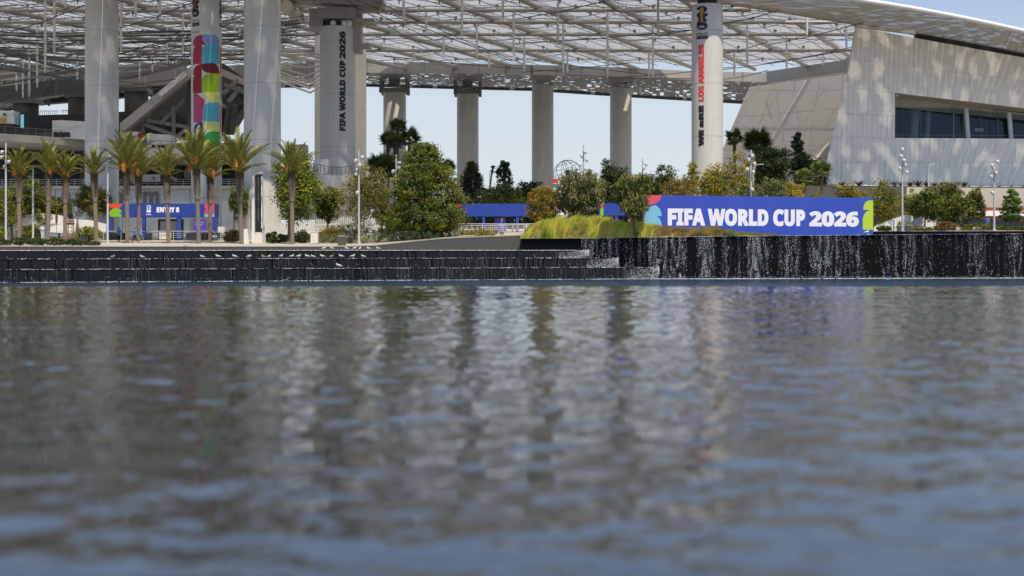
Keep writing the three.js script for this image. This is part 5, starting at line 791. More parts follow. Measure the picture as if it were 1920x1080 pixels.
// low shrubs and beds
let bedN = 0; const shrub = (label, px, w, top, d, pal, n = 900, ls = .17) => tree(label, { cat: 'shrub', px, w, top, cb: 470, d, pal, n, ls, rough: .18, clump: .11 });
const hd = [[4, 46, 448], [38, 34, 446.5], [70, 40, 446.5], [104, 36, 447], [136, 38, 448.5], [152, 24, 451], [176, 30, 454]];
const hl = ['dark clipped shrub at the left end of the shore bed', 'dark clipped shrub second in the shore bed from the left', 'dark clipped shrub third in the shore bed, before the second palm', 'dark clipped shrub in the shore bed below the lectern', 'dark clipped shrub in the shore bed under the lifeguard chair', 'small dark shrub in the shore bed right of the lifeguard chair', 'flat dark shrub ending the shore bed at its right'];
hd.forEach(([px, w, top], i) => shrub(hl[i], px, w, top, footD(px) + 16, [...PAL.deep, ...PAL.dark, PAL.olive[2]], 1300, .13));
shrub('yellow green shrub below the white slatted fence at left', 60, 62, 424, 184, PAL.lime, 2200); shrub('yellow green shrub at the left picture edge', 2, 30, 428, 184, PAL.lime, 800); shrub('yellow green shrub between the small bin and the gate railing', 164, 56, 427, 186, PAL.lime, 1900);
shrub('rusty round shrub left of the kiosk palm', 437, 38, 433, 184, [...PAL.rust, PAL.olive[0]], 1500, .15); shrub('dark spreading shrub beside the kiosk foot', 515, 46, 436, 181, PAL.deep, 1500, .15); shrub('dark shrub under the big leafy tree', 566, 48, 436, 183, PAL.deep, 1500, .15);
shrub('orange brown low shrub behind the pale box', 620, 64, 429, 186, [...PAL.brown, ...PAL.gold], 1500, .14); shrub('dark green hedge strip behind the globe lamp', 660, 120, 423, 190, PAL.deep, 2600, .15); shrub('dark green hedge below the conifer left side', 742, 80, 424, 190, PAL.deep, 1800, .15);
shrub('dark low shrub bed under the conifer', 790, 92, 434, 176.6, PAL.dark, 2600, .15); shrub('pale dry grass tuft bed on the grey ramp wall', 900, 96, 432, 177.5, [...PAL.brown, PAL.lime[1]], 2200, .15); 
shrub('low green hedge between white fence and walk end', 1722, 56, 428, 183.6, PAL.olive, 1300, .14); shrub('dense low hedge behind the distant person at right', 1872, 70, 424, 187, PAL.deep, 1700, .15); shrub('red brown shrub right of the white fence', 1772, 46, 418, 184, [...PAL.red, ...PAL.brown], 1200, .15); shrub('low green hedge by the right walk', 1760, 70, 427, 183.4, PAL.deep, 1500, .14); shrub('low olive hedge farther along the right walk', 1836, 90, 422, 185, PAL.olive, 1900, .15); shrub('dark low hedge at the right edge', 1912, 60, 426, 184.4, PAL.deep, 1300, .15); shrub('green agave-like bush at the slatted fence foot', 1658, 34, 424, 183, PAL.green, 900, .2);
// spiky agaves and aloes
function spiky(label, px, d, topPy, n, pal, stem = 0, cat = 'plant', name = 'agave') { const r = rng(3000 + Math.round(px * 7)), base = G(px, d); if (stem < 0) { base.y = Y(-stem, d); } const H = Y(topPy, d) - base.y, o = thing(name, label, cat, base, 0), b = bag(), sh = stem > 0 ? H * .55 : 0, L = H - sh; if (sh) bag().tube([V(0, -.1, 0), V(0, sh + .05, 0)], [.12, .09], 7).build('stem', M.bark, o);
  for (let i = 0; i < n; i++) { const a = i * 2.399, e = lerp(1.35, .15, Math.pow(i / n, .8)), l = L * rr(.8, 1.05, r) / Math.max(.75, Math.sin(e) + .15), dir = V(Math.cos(a) * Math.cos(e), Math.sin(e), Math.sin(a) * Math.cos(e)), s = V(-Math.sin(a), 0, Math.cos(a)).multiplyScalar(l * .085), q = V(0, sh, 0), m = q.clone().addScaledVector(dir, l * .45), t = q.clone().addScaledVector(dir, l), c = jit(pal[i % pal.length], .4, r); b.tri(q, m.clone().add(s), t, c); b.tri(q, t, m.clone().sub(s), c); } b.build('leaf_rosette', M.blade, o); return o; }
[[604, 438], [622, 439], [634, 440]].forEach(([x, t], i) => spiky(['blue green agave right beside the pale box', 'blue green agave in the middle of the row by the pale box', 'small blue green agave behind the grey planter'][i], x, 183, t, 26, [[.12, .17, .10], [.18, .22, .14]]));
[[682, 433], [708, 430], [733, 434], [755, 432]].forEach(([x, t], i) => spiky(['pale agave at the foot of the globe lamp', 'pale agave between globe lamp and white flowering one', 'white green striped agave with bright leaves', 'pale agave left under the conifer'][i], x, 180, t, 30, i == 2 ? [[.55, .55, .33], [.6, .6, .42]] : [[.26, .30, .20], [.34, .36, .26]]));
[[812, 429], [828, 428], [842, 430]].forEach(([x, t], i) => spiky(['dark agave under the conifer on the ramp wall', 'tall dark agave at the conifer\'s right foot', 'dark agave next to the steel pillar'][i], x, 178.5, t, 26, [[.07, .10, .07], [.10, .13, .09]]));
spiky('green agave below the right trio of trees', 1718, 184, 417, 26, [[.16, .2, .07], [.22, .25, .1]]); spiky('green agave at the left end of the white fence wall', 1664, 182.5, 427, 20, [[.18, .18, .08], [.24, .24, .12]]);
[1579, 1611, 1652, 1676, 1690, 1706, 1721, 1737, 1752, 1767, 1776, 1794, 1808].forEach((x, i) => spiky(['first', 'second', 'third', 'fourth', 'fifth', 'sixth', 'seventh', 'eighth', 'ninth', 'tenth', 'eleventh', 'twelfth', 'last'][i] + ' dark tree aloe from the left on the terrace under the clad wall', x, 217, [336, 334, 339, 335, 336, 337, 334, 336, 338, 337, 339, 336, 337][i], 22, i > 8 && i % 2 ? PAL.red : [[.03, .03, .03], [.05, .035, .03]], -350.5, 'plant', 'tree_aloe'));
for (let i = 0; i < 12; i++) spiky('red aloe tuft, number ' + ['one', 'two', 'three', 'four', 'five', 'six', 'seven', 'eight', 'nine', 'ten', 'eleven', 'twelve'][i] + ' from the left in the red row on the right terrace', 1702 + i * 19 + (i % 3) * 4, 216.2, 345, 18, PAL.red, -353, 'plant', 'red_aloe');
// ornamental grass mound and turf along the falls
{ const o = thing('ornamental_grass', 'tall yellow green ornamental grass mound above the falls, left of the banner', 'grass'); o.userData.kind = 'stuff'; const b = bag(), s = bag(), r = rng(91), top = (px) => pl([[978, 438], [990, 420], [1010, 409], [1060, 404], [1120, 404], [1190, 412], [1240, 423], [1275, 424], [1310, 423], [1345, 423], [1380, 432], [1440, 436], [1475, 441]], px);
  for (let p = 978; p < 1476; p += 12) { const q = p + 12, f = (x, t, k) => { const d = fallD(x) + .35 + t * 3; return V(X(x, d), fallTop(x) - .05 + (Y(top(x), d) - fallTop(x)) * k * .62, -d); }; for (const [t0, k0, t1, k1] of [[0, 0, .12, .55], [.12, .55, .5, 1], [.5, 1, 1, .5]]) s.quad(f(p, t0, k0), f(q, t0, k0), f(q, t1, k1), f(p, t1, k1)); }
  s.build('soil_mound', M.turf, o);
  let tx = 0, tt = 0, th = 1; for (let i = 0; i < 34000; i++) {
    if (i % 55 == 0) { tx = 978 + 496 * r(); tt = r(); th = rr(.6, 1.3, r); }
    const px = clamp(tx + (r() + r() - 1) * 7, 976, 1476), t = clamp(tt + (r() - .5) * .12, 0, 1), d = fallD(px) + .3 + t * 3, k = t < .12 ? t / .12 * .55 : t < .5 ? .55 + (t - .12) / .38 * .45 : 1 - (t - .5), y0 = fallTop(px) - .05 + (Y(top(px), d) - fallTop(px)) * k * .55, full = Math.max(.12, (Y(top(px), d) - fallTop(px)) * (px < 1250 ? .66 : .56)), L = full * th * rr(.6, 1.1, r) * (1 - .25 * t), a = n2(px * .02, t * 2) * 1.4 + rr(-.7, .7, r), lean = rr(.15, .6, r), tone = n2(px * .03 + 5, t * 3) + rr(-.4, .4, r);
    const zone = px < 1225 ? 0 : px < 1350 ? 1 : 2; const c = jit(zone == 0 ? (tone > .35 ? [.80, .68, .20] : tone > -.35 ? [.74, .72, .13] : [.54, .60, .10]) : zone == 1 ? (tone > 0 ? [.50, .33, .13] : [.36, .30, .11]) : [.30, .29, .09], .4, r);
    const p = V(X(px, d), y0, -d), dir = V(Math.cos(a) * lean, 1, Math.abs(Math.sin(a)) * lean * .8).normalize(), m = p.clone().addScaledVector(dir, L * .55), e = m.clone().add(V(Math.cos(a) * L * .35, L * .25, Math.abs(Math.sin(a)) * L * .3)), w = V(.034, 0, .01), n = V().crossVectors(w, dir).normalize(), q = b.m; b.v(p.clone().sub(w), n, 0, 0, c); b.v(p.clone().add(w), n, 1, 0, c); b.v(m.clone().add(w), n, 1, .5, c); b.v(m.clone().sub(w), n, 0, .5, c); b.v(e, n, .5, 1, c); b.i.push(q, q + 1, q + 2, q, q + 2, q + 3, q + 3, q + 2, q + 4);
  }
  b.build('blade', M.blade, o, 'stuff'); }

// ------------------------------------------------------------------ street furniture
function lamp(label, px, d, topPy, heads, o = {}) {
  const base = G(px, d), t = thing('street_lamp', label, 'street lamp', base, 0), H = Y(topPy, d) - base.y, s = d / F;
  bag().tube([V(0, 0, 0), V(0, H * .5, 0), V(0, H, 0)], [.13, .115, .09], 12).build('pole', M.pole, t); bag().tube([V(0, 0, 0), V(0, .25, 0)], .2, 12).build('foot', M.pole, t);
  for (const [dx, py] of heads) { const y = Y(py, d) - base.y, x = dx * s, z = .18 * (dx > 0 ? 1 : -.6), h = new THREE.Group(); h.name = 'lamp_head'; h.position.set(x, y, z + .1); t.add(h);
    mesh('housing', new THREE.SphereGeometry(.23, 16, 12).scale(1, .92, 1.15), M.lampHead, h); mesh('lens', new THREE.CylinderGeometry(.17, .19, .12, 16).rotateX(1.2).translate(0, -.12, .2), M.steelGrey, h); bag().tube([V(-x * .9, .1, -z), V(-x * .3, .16, -z * .4), V(0, .1, 0)], .03, 6).build('arm', M.pole, h); }
}
lamp('lamp post with round heads at the very left edge', 11, 177, 268, [[-7, 285], [-8, 294], [7, 303], [-2, 312]]); lamp('plain thin mast without heads, between the first two date palms', 62, 180, 312, []);
lamp('lamp post with round heads left of the gate lettering', 202, 177, 281, [[6, 294], [5, 302], [-7, 310], [-1, 318], [2, 363]]); lamp('tall lamp post with round heads before the birch-like tree', 673, 178, 282, [[7, 295], [-6, 301], [2, 310], [-3, 318], [-5, 326], [-3, 361]]);
lamp('lamp post with round heads left of the large conifer', 743, 184, 290, [[6, 306], [5, 314], [-6, 321], [0, 328]]); lamp('lamp post rising beside the wire globe', 1094, 190, 272, [[3, 285], [-3, 292], [6, 300], [-6, 309], [4, 317]]);
lamp('short lamp post above the round willow-like tree', 1205, 200, 298, [[6, 308], [2, 315], [-5, 323], [-5, 330]]); lamp('lamp post before the dark trees over the banner', 1408, 190, 281, [[2, 292], [-4, 299], [6, 307], [-7, 317], [4, 322], [2, 355]]);
lamp('lamp post just right of the long banner', 1692, 181, 278, [[0, 280], [-3, 292], [2, 301], [4, 309], [-4, 316], [7, 323]]); lamp('lamp post near the right edge', 1864, 183, 293, [[5, 303], [-4, 310], [-1, 316], [2, 324], [-5, 331], [-3, 361]]);
{ const mk = (label, px, d, topPy, dx) => { const base = G(px, d), t = thing('street_lamp', label, 'street lamp', base), H = Y(topPy, d) - base.y, x = dx / F * d; bag().tube([V(0, 0, 0), V(0, H * .8, 0), V(x * .12, H * .95, 0), V(x * .5, H * .995, 0), V(x, H, 0)], [.11, .09, .07, .055, .05], 9).build('pole', M.pole, t); bag().box(x * 1.1, H, 0, Math.abs(x) * .35 + .1, .1, .22).build('lamp_head', M.lampHead, t); };
  mk('slim curved arm lamp before the clad wall', 1741, 200, 307, 9); mk('slim curved arm lamp beside the dark trees', 1412, 204, 308, 15);
  const base = G(1601, 210), t = thing('bollard_lamp', 'short lamp just above the right half of the banner', 'street lamp', base), H = Y(355, 210) - base.y; bag().tube([V(0, 0, 0), V(0, H, 0)], .07, 8).build('pole', M.pole, t); bag().box(0, H, 0, .5, .2, .3).build('lamp_head', M.lampHead, t); }
function slatFence(label, pts, d, tilt, wallM) { // pts: px, py top, py bottom
  const o = thing('slatted_fence', label, 'fence'), b = bag(), w = bag(); for (let x = pts[0][0]; x < pts[pts.length - 1][0]; x += 3.4) { const y0 = pl(pts.map((p) => [p[0], p[1]]), x), y1 = pl(pts.map((p) => [p[0], p[2]]), x), dd = d + 1.2 * Math.sin(x * .02); b.beam(P(x, y1, dd), P(x + tilt, y0, dd), .12, .3); } for (let i = 0; i + 1 < pts.length; i++) { const p = pts[i], q = pts[i + 1]; w.beam(P(p[0], p[2] - 1, d + .6), P(q[0], q[2] - 1, d + .6), .3, .5); w.beam(P(p[0], lerp(p[1], p[2], .5), d + .9), P(q[0], lerp(q[1], q[2], .5), d + .9), .08, .16); }
  b.build('slat', wallM || M.white, o, 'stuff'); w.build('fence_rail', M.white, o); return o; }
slatFence('white undulating slatted fence behind the left palms', [[30, 412, 432], [45, 405, 432], [68, 399, 432], [88, 400, 432], [112, 404, 434], [140, 411, 434], [170, 413, 434], [198, 420, 434]], 191, 1);
slatFence('white slatted fence under the big leafy tree and birch', [[495, 420, 436], [560, 414, 434], [610, 410, 432], [660, 406, 430], [724, 404, 430]], 196, 0); slatFence('white slatted fence low behind the conifer trunk', [[745, 418, 436], [800, 417, 436], [845, 416, 438]], 194, -1);
{ const o = slatFence('white slatted fence with solid white wall, right of the banner', [[1640, 424, 440], [1668, 412, 440], [1690, 405, 440], [1708, 400, 440]], 187, 2); prism(bag(), [[1644, 420], [1668, 413], [1700, 405], [1757, 403], [1754, 431], [1644, 437]], 188.5, .5).build('solid_wall', M.white, o); }
function railing(label, x0, x1, d, h = 1.1, n = 6, m = M.rail) { const o = thing('railing', label, 'railing'), A = G(x0, d), B = G(x1, d), b = bag(); for (const k of [1, .75, .5, .25]) b.tube([V(A.x, A.y + h * k, A.z), V(B.x, B.y + h * k, B.z)], k == 1 ? .045 : .022, 5); b.build('bar', m, o); for (let i = 0; i <= n; i++) { const p = A.clone().lerp(B, i / n); bag().box(p.x, p.y + h / 2, p.z, .06, h, .06).build('post', m, o); } return o; }
railing('pale railing between the yellow shrubs and the left gate', 150, 203, 188); railing('pale railing right of the left gate', 403, 446, 190, 1.15, 4); railing('white railing before the middle gate, left half', 846, 905, 189, 1.05, 6); railing('white railing before the middle gate, right half', 909, 992, 189, 1.05, 8); railing('pale railing at the far left edge', -20, 30, 190, 1.1, 5);
{ // tall kiosk totem
  const d = 180, base = G(485, d), t = thing('information_totem', 'tall dark totem in a white frame between two date palms', 'totem', base), s = d / F, H = Y(322, d) - base.y; const l = (px) => (px - 485) * s;
  bag().box(l(477), H / 2 - .2, .5, 4.6 * s, H - .4, .9).build('frame_post', M.white, t); bag().box(l(492.2), H / 2 + .6, .12, 1.8 * s, H - 2.4, .9).build('frame_post', M.white, t); const c = bag(); c.hexa([V(l(475.5), H - .5, .55), V(l(492.6), H - .18, .55), V(l(492.6), H - .18, -.4), V(l(475.5), H - .5, -.4)], [V(l(475.5), H - .2, .55), V(l(492.6), H + .02, .55), V(l(492.6), H + .02, -.4), V(l(475.5), H - .2, -.4)]); c.build('top_cap', M.white, t);
  bag().box(l(484.8), H / 2 + .5, 0, 12.8 * s, H - 1.7, .55).build('dark_screen', mat([.012, .012, .014], .12), t); bag().box(l(485), H / 2 + 1.1, .29, .9 * s, H - 3.2, .02).build('screen_strip', M.steelGrey, t); bag().box(l(485), .62, 0, 15.5 * s, 1.24, .85).build('plinth', M.cream, t);
  const k = bag(); k.beam(V(l(493), 2.2, .2), V(l(496), 0, .3), .12, .5); k.beam(V(l(472), 1.5, -.1), V(l(471), 5.4, -.1), .16, .3); k.build('stay', M.rail, t); const w = thing('white_sign_panel', 'small white leaning panel left of the dark totem', 'sign', G(462, 179)); bag().hexa([V(-.3, 0, .1), V(.35, 0, .1), V(.3, 0, -.05), V(-.3, 0, -.05)], [V(-.3, 1.75, .1), V(.15, 1.75, .1), V(.15, 1.75, -.05), V(-.3, 1.75, -.05)]).build('panel', M.white, w); }
function boxThing(name, label, cat, px, d, w, h, dep, m, extra) { const t = thing(name, label, cat, G(px, d)), s = d / F; bag().box(0, h * s / 2 + .03, 0, w * s, h * s - .06, dep).build('body', m, t); bag().box(0, .03, 0, w * s * .92, .06, dep * .92).build('foot', M.steelDark, t); if (extra) extra(t, s); return t; }
boxThing('utility_cabinet', 'pale cream cabinet beside the agave row', 'cabinet', 590.5, 179, 14.5, 23, .9, M.cream, (t, s) => { bag().box(0, 23 * s - .02, 0, 15.4 * s, .08, 1).build('lid', M.white, t); bag().box(7.5 * s, 11 * s, .1, .06, 20 * s, .8).build('slat_side', M.steelGrey, t); });
boxThing('notice_pillar', 'slim blue grey pillar behind the palm, left of the pale cabinet', 'pillar', 569, 184, 9, 25, .5, mat([.18, .22, .26], .5), (t, s) => bag().box(0, 25 * s + .02, 0, 9.4 * s, .06, .56).build('cap', M.pole, t));
boxThing('steel_pillar', 'brushed steel pillar at the left end of the middle gate', 'pillar', 855, 184, 9.6, 37, .6, mat([.48, .46, .42], .45, { metalness: .3 }), (t, s) => { bag().box(0, 35 * s, .31, 5 * s, .22, .04).build('lamp_slot', M.white, t); bag().box(0, 37 * s + .03, 0, 10.4 * s, .08, .68).build('cap', M.steelGrey, t); });
const planter = (label, px, d, w, h) => { const t = thing('planter', label, 'planter', G(px, d)), s = d / F, W = w * s / 2, H = h * s, r = rng(px); const ring = (k, y) => [[-1, 1], [1, 1], [1, -1], [-1, -1]].map(([a, c]) => V(a * W * k, y, c * W * k)); bag().hexa(ring(.86, 0), ring(1, H)).build('pot', M.concreteDark, t); bag().hexa(ring(1.04, H), ring(1.04, H + .08)).build('rim', M.concrete, t); const b = bag(); for (let i = 0; i < 46; i++) { const a = r() * 6.28, l = rr(.3, .75, r), p = V(rr(-W, W, r) * .7, H + .07, rr(-W, W, r) * .7), e = p.clone().add(V(Math.cos(a) * l * .35, l, Math.sin(a) * l * .35)); b.tri(p.clone().add(V(-.03, 0, 0)), p.clone().add(V(.03, 0, 0)), e, jit([.2, .19, .08], .5, r)); } b.build('planting', M.blade, t); };
planter('large tapered concrete planter at the walk edge below the birch', 641, 173.6, 15.5, 17); planter('smaller concrete planter behind the large tapered one', 656, 181, 12, 12); planter('concrete planter left of the lamp post beyond the banner', 1686, 182.5, 8.5, 10); planter('concrete planter right of the lamp post beyond the banner', 1703, 182.5, 9.5, 10.5);
boxThing('trash_bin', 'dark square bin between palm and yellow shrub', 'bin', 160, 181, 14, 12.5, .8, M.dark, (t, s) => bag().box(0, 12.5 * s + .02, 0, 14.6 * s, .06, .86).build('lid', M.black, t)); boxThing('white_info_sign', 'white upright info panel beside the right planters', 'sign', 1674, 182.6, 5.6, 20.5, .25, M.white, (t, s) => bag().box(0, 20.5 * s, 0, 6 * s, .05, .3).build('cap', M.pole, t));
for (const [px, h, l] of [[769, 14, 'white bollard left of the conifer trunk'], [1097, 15, 'pale bollard rising from the grass mound'], [987, 17, 'white bollard at the right end of the middle gate']]) { const t = thing('bollard', l, 'bollard', G(px, 180)), s = 180 / F; bag().tube([V(0, 0, 0), V(0, h * s, 0)], .11, 12).build('shaft', M.white, t); bag().tube([V(0, h * s, 0), V(0, h * s + .06, 0)], [.11, .06], 12).build('cap', M.lampHead, t); }
{ // lectern, folded umbrellas, lifeguard chair
  const L = thing('lectern', 'white tapered lectern in front of the second date palm', 'lectern', G(82, 180)), s = 180 / F; bag().hexa([V(-.18, 0, .2), V(.4, 0, .2), V(.4, 0, -.2), V(-.18, 0, -.2)], [V(-.34, 1.55, .22), V(.16, 1.55, .22), V(.16, 1.55, -.22), V(-.34, 1.55, -.22)]).build('stand', mat([.42, .46, .5], .5), L); bag().hexa([V(-.42, 1.5, .3), V(.26, 1.5, .3), V(.26, 1.75, -.3), V(-.42, 1.75, -.3)], [V(-.42, 1.75, .3), V(.26, 1.75, .3), V(.26, 2.0, -.3), V(-.42, 2.0, -.3)]).build('top', M.white, L);
  const umb = (label, px, py0, col, r0) => { const t = thing('closed_umbrella', label, 'umbrella', G(px, 182)), H = Y(py0, 182) - t.position.y; bag().tube([V(0, 0, 0), V(0, H, 0)], .04, 8).build('pole', M.pole, t); const pts = [[.02, H + .1], [.10, H - .15], [r0, H - .9], [r0 * .8, H - 1.6], [r0 * .55, H - 1.7]].map(([a, b]) => new THREE.Vector2(a, b)).reverse(); mesh('folded_canopy', new THREE.LatheGeometry(pts, 12), mat(col, .85), t); bag().tube([V(0, 0, 0), V(0, .12, 0)], .3, 12).build('foot', M.steelDark, t); };
  umb('closed orange umbrella between the second and third palms', 106, 393, [.42, .19, .03], .16); umb('closed pinkish umbrella right of the lifeguard chair', 145, 410, [.36, .22, .20], .17);
  const c = thing('lifeguard_chair', 'tall wooden lifeguard chair with dark round back and red seat', 'chair', G(131.5, 181)); for (const [x, z] of [[-.3, .3], [.3, .3], [.3, -.3], [-.3, -.3]]) bag().beam(V(x * 1.25, 0, z * 1.2), V(x, 2.1, z), .07, .07).build('leg', mat([.35, .17, .05], .7), c); for (const y of [.4, .85, 1.3, 1.75]) bag().box(0, y, .34, .72, .07, .06).build('rung', mat([.35, .17, .05], .7), c); bag().box(0, 2.2, 0, .8, .25, .75).build('seat', mat([.22, .03, .02], .6), c); for (let i = 0; i < 3; i++) bag().box(0, 2.45 + i * .2, -.32, .78, .15, .06).build('back_slat', mat([.22, .05, .03], .6), c); mesh('head_cover', new THREE.SphereGeometry(.36, 16, 12).scale(1, .9, .8).translate(0, 3.15, -.1), M.black, c); }
{ const t = thing('handrail', 'short dark bent handrail standing at the shore wall edge', 'handrail', V(X(347, edgeD(347) - .5), 3.1, -(edgeD(347) - .5))); bag().tube([V(-.12, 0, 0), V(-.1, .62, 0), V(.2, .62, 0), V(.2, .05, 0)], .04, 8).build('rail', M.black, t); bag().box(.04, .02, 0, .5, .04, .2).build('base', M.steelDark, t); }
{ // wire globe sculpture
  const d = 236, c = P(1065, 327, d), r = 27 / F * d, t = thing('wire_globe', 'open wire globe sculpture of thin steel rings behind the trees', 'sculpture', c); t.rotation.set(.1, .5, .35);
  for (let i = 0; i < 5; i++) mesh('meridian_ring', new THREE.TorusGeometry(r, .035, 5, 64).rotateY(i / 5 * Math.PI), M.steelGrey, t); for (const k of [-.6, 0, .6]) mesh('parallel_ring', new THREE.TorusGeometry(r * Math.sqrt(1 - k * k), .035, 5, 64).rotateX(Math.PI / 2).translate(0, k * r, 0), M.steelGrey, t);
  const b = bag(); b.tube([V(0, -r * 1.15, 0), V(0, r * 1.12, 0)], .045, 6); b.tube([V(-r, 0, 0), V(r, 0, 0)], .04, 6); b.tube([V(0, 0, -r), V(0, 0, r)], .03, 6); b.build('axis_rod', M.steelGrey, t); const m = bag(); m.box(0, .1, 0, .5, 1.2, .5); m.box(-.4, -.5, 0, 1.8, .3, .3); m.build('core_emblem', M.steelDark, t); const f = bag(); f.tube([V(0, -r, 0), V(0, -r - 4, 0)], [.2, .3], 10); f.build('pedestal', M.steelGrey, t); }

// ------------------------------------------------------------------ people, one continuous body each
function flesh(bones, res, k = .035, grow = 0) {
  const lo = V(1e9, 1e9, 1e9), hi = V(-1e9, -1e9, -1e9); for (const [a, ra, b, rb] of bones) for (const [p, q] of [[a, ra], [b, rb]]) { lo.min(V(...p).addScalar(-q - .06)); hi.max(V(...p).addScalar(q + .06)); }
  const c = lo.clone().add(hi).multiplyScalar(.5), s = Math.max(hi.x - lo.x, hi.y - lo.y, hi.z - lo.z) / 2 * 1.08, mc = new MarchingCubes(res, new THREE.MeshStandardMaterial(), false, false, 60000), half = res / 2; mc.isolation = 0;
  const B = bones.map(([a, ra, b, rb]) => ({ a: V(...a), ab: V(...b).sub(V(...a)), ra, rb })), p = V(), q = V();
  for (let z = 0; z < res; z++) for (let y = 0; y < res; y++) for (let x = 0; x < res; x++) { p.set((x - half) / half * s + c.x, (y - half) / half * s + c.y, (z - half) / half * s + c.z); let sum = 0; for (const o of B) { q.copy(p).sub(o.a); const t = clamp(q.dot(o.ab) / (o.ab.lengthSq() || 1), 0, 1); q.addScaledVector(o.ab, -t); sum += Math.exp(-(q.length() - lerp(o.ra, o.rb, t) - grow) / k); } mc.field[x + y * res + z * res * res] = sum > 0 ? Math.log(sum) * k : -9; }
  mc.update(); const n = mc.count, g = new THREE.BufferGeometry(), P0 = mc.positionArray.slice(0, n * 3), N0 = mc.normalArray.slice(0, n * 3); for (let i = 0; i < n * 3; i += 3) { P0[i] = P0[i] * s + c.x; P0[i + 1] = P0[i + 1] * s + c.y; P0[i + 2] = P0[i + 2] * s + c.z; } g.setAttribute('position', new THREE.BufferAttribute(P0, 3)); g.setAttribute('normal', new THREE.BufferAttribute(N0, 3)); return g;
}
const skin = mat([.42, .26, .18], .6), hairM = mat([.05, .035, .025], .8), shirtM = mat([.05, .22, .62], .8), blackM = mat([.012, .012, .014], .85), shortsM = mat([.10, .11, .13], .85), khakiM = mat([.45, .27, .14], .8);
function person(label, px, d, turn, pose, legsM, shorts, extra) {
  const o = thing('person', label, 'person', G(px, d), turn); const st = pose === 'walk' ? 1 : 0, sw = st * .30;
  const hip = .93, J = { kneeL: [.09, .50, sw * .7 + .04 * st], footL: [.09, .07, sw * .9], kneeR: [-.09, .50, .03 - sw * .3], footR: [-.09, .10 + .05 * st, -sw * 1.5], shL: [.19, 1.43, 0], shR: [-.19, 1.43, 0], elL: [.25, 1.15, -.16 * st - .03], elR: [-.25, 1.15, .14 * st - .03], haL: [.24, .92 + .12 * st, .02 + (st ? -.05 : .06)], haR: [-.24, .92 + .10 * st, .28 * st + .04] };
  const legs = [[[.085, hip, 0], .095, J.kneeL, .06], [J.kneeL, .06, J.footL, .04], [[-.085, hip, 0], .095, J.kneeR, .06], [J.kneeR, .06, J.footR, .04]], feet = [[J.footL, .042, [J.footL[0], .035, J.footL[2] + .17], .035], [J.footR, .042, [J.footR[0], J.footR[1] - .05, J.footR[2] + .16], .035]];
  const torso = [[[0, .95, 0], .13, [0, 1.15, .01], .125], [[0, 1.15, .01], .125, [0, 1.36, 0], .145], [[-.15, 1.42, 0], .06, [.15, 1.42, 0], .06]], arms = [[J.shL, .058, J.elL, .045], [J.elL, .043, J.haL, .03], [J.shR, .058, J.elR, .045], [J.elR, .043, J.haR, .03], [J.haL, .034, [J.haL[0], J.haL[1] - .1, J.haL[2] + .03], .024], [J.haR, .034, [J.haR[0], J.haR[1] - .1, J.haR[2] + .03], .024]];
  const head = [[[0, 1.44, 0], .055, [0, 1.55, .015], .052], [[0, 1.62, .015], .088, [0, 1.68, 0], .092], [[0, 1.59, .05], .045, [0, 1.62, .06], .05], [[0, 1.625, .1], .014, [0, 1.605, .125], .016]];
  mesh('body', flesh([...legs, ...feet, ...torso, ...arms, ...head], 64, .022), skin, o);
  mesh('shirt', flesh([...torso, [J.shL, .062, J.shL.map((v, i) => lerp(v, J.elL[i], .75)), .058], [J.shR, .062, J.shR.map((v, i) => lerp(v, J.elR[i], .75)), .058], [[0, .92, 0], .14, [0, .98, 0], .14]], 44, .022, .014), shirtM, o);
  const cut = (a, b, t) => a.map((v, i) => lerp(v, b[i], t)), lower = shorts ? [[[.085, hip, 0], .105, cut([.085, hip, 0], J.kneeL, .95), .085], [[-.085, hip, 0], .105, cut([-.085, hip, 0], J.kneeR, .95), .085]] : legs; mesh(shorts ? 'shorts' : 'trousers', flesh([...lower, [[-.05, .95, 0], .1, [.05, .95, 0], .1]], 44, .022, .012), legsM, o);
  mesh('hair', flesh([[[0, 1.70, -.015], .098, [0, 1.66, -.03], .092]], 24, .02), hairM, o); mesh('shoes', flesh(feet, 30, .02, .012), blackM, o);
  if (extra) extra(o); return o;
}
person('person in a bright blue shirt and black trousers standing with back turned before the gate', 223, 183, Math.PI + .2, 'stand', blackM, false);
person('person in a blue shirt and black trousers walking left, the left one of two walkers', 253, 178.2, -Math.PI / 2 + .3, 'walk', blackM, false);
person('person in a blue shirt and dark shorts walking, right one of the two walkers', 264.5, 176.6, Math.PI / 2 - .3, 'walk', shortsM, true, (o) => { mesh('cap', new THREE.SphereGeometry(.105, 14, 8, 0, 7, 0, 1.6).translate(0, 1.69, .01), khakiM, o); });
person('distant person in a blue shirt beside the right edge hedge', 1851, 186, 2.6, 'stand', blackM, false);

// ------------------------------------------------------------------ gulls and ducks
const gullG = (() => {
  const body = flesh([[[-.02, .20, 0], .075, [.12, .22, 0], .062], [[-.14, .175, 0], .05, [-.02, .20, 0], .075], [[.12, .23, 0], .05, [.165, .31, 0], .035], [[.165, .32, 0], .036, [.185, .325, 0], .034], [[-.14, .17, 0], .03, [-.24, .15, 0], .014]], 40, .014), beak = new THREE.ConeGeometry(.014, .06, 8).rotateZ(-Math.PI / 2).translate(.245, .318, 0), wing = flesh([[[.08, .225, .05], .03, [-.10, .20, .055], .035], [[-.1, .2, .055], .03, [-.27, .165, .03], .01], [[.08, .225, -.05], .03, [-.10, .20, -.055], .035], [[-.1, .2, -.055], .03, [-.27, .165, -.03], .01]], 32, .012), leg = bag(); leg.tube([V(0, .16, .025), V(.01, .08, .025), V(0, .005, .025)], .007, 5); leg.tube([V(0, .005, .025), V(.05, .004, .03)], .008, 4); return { body, beak, wing, leg: leg.geometry() };
})();
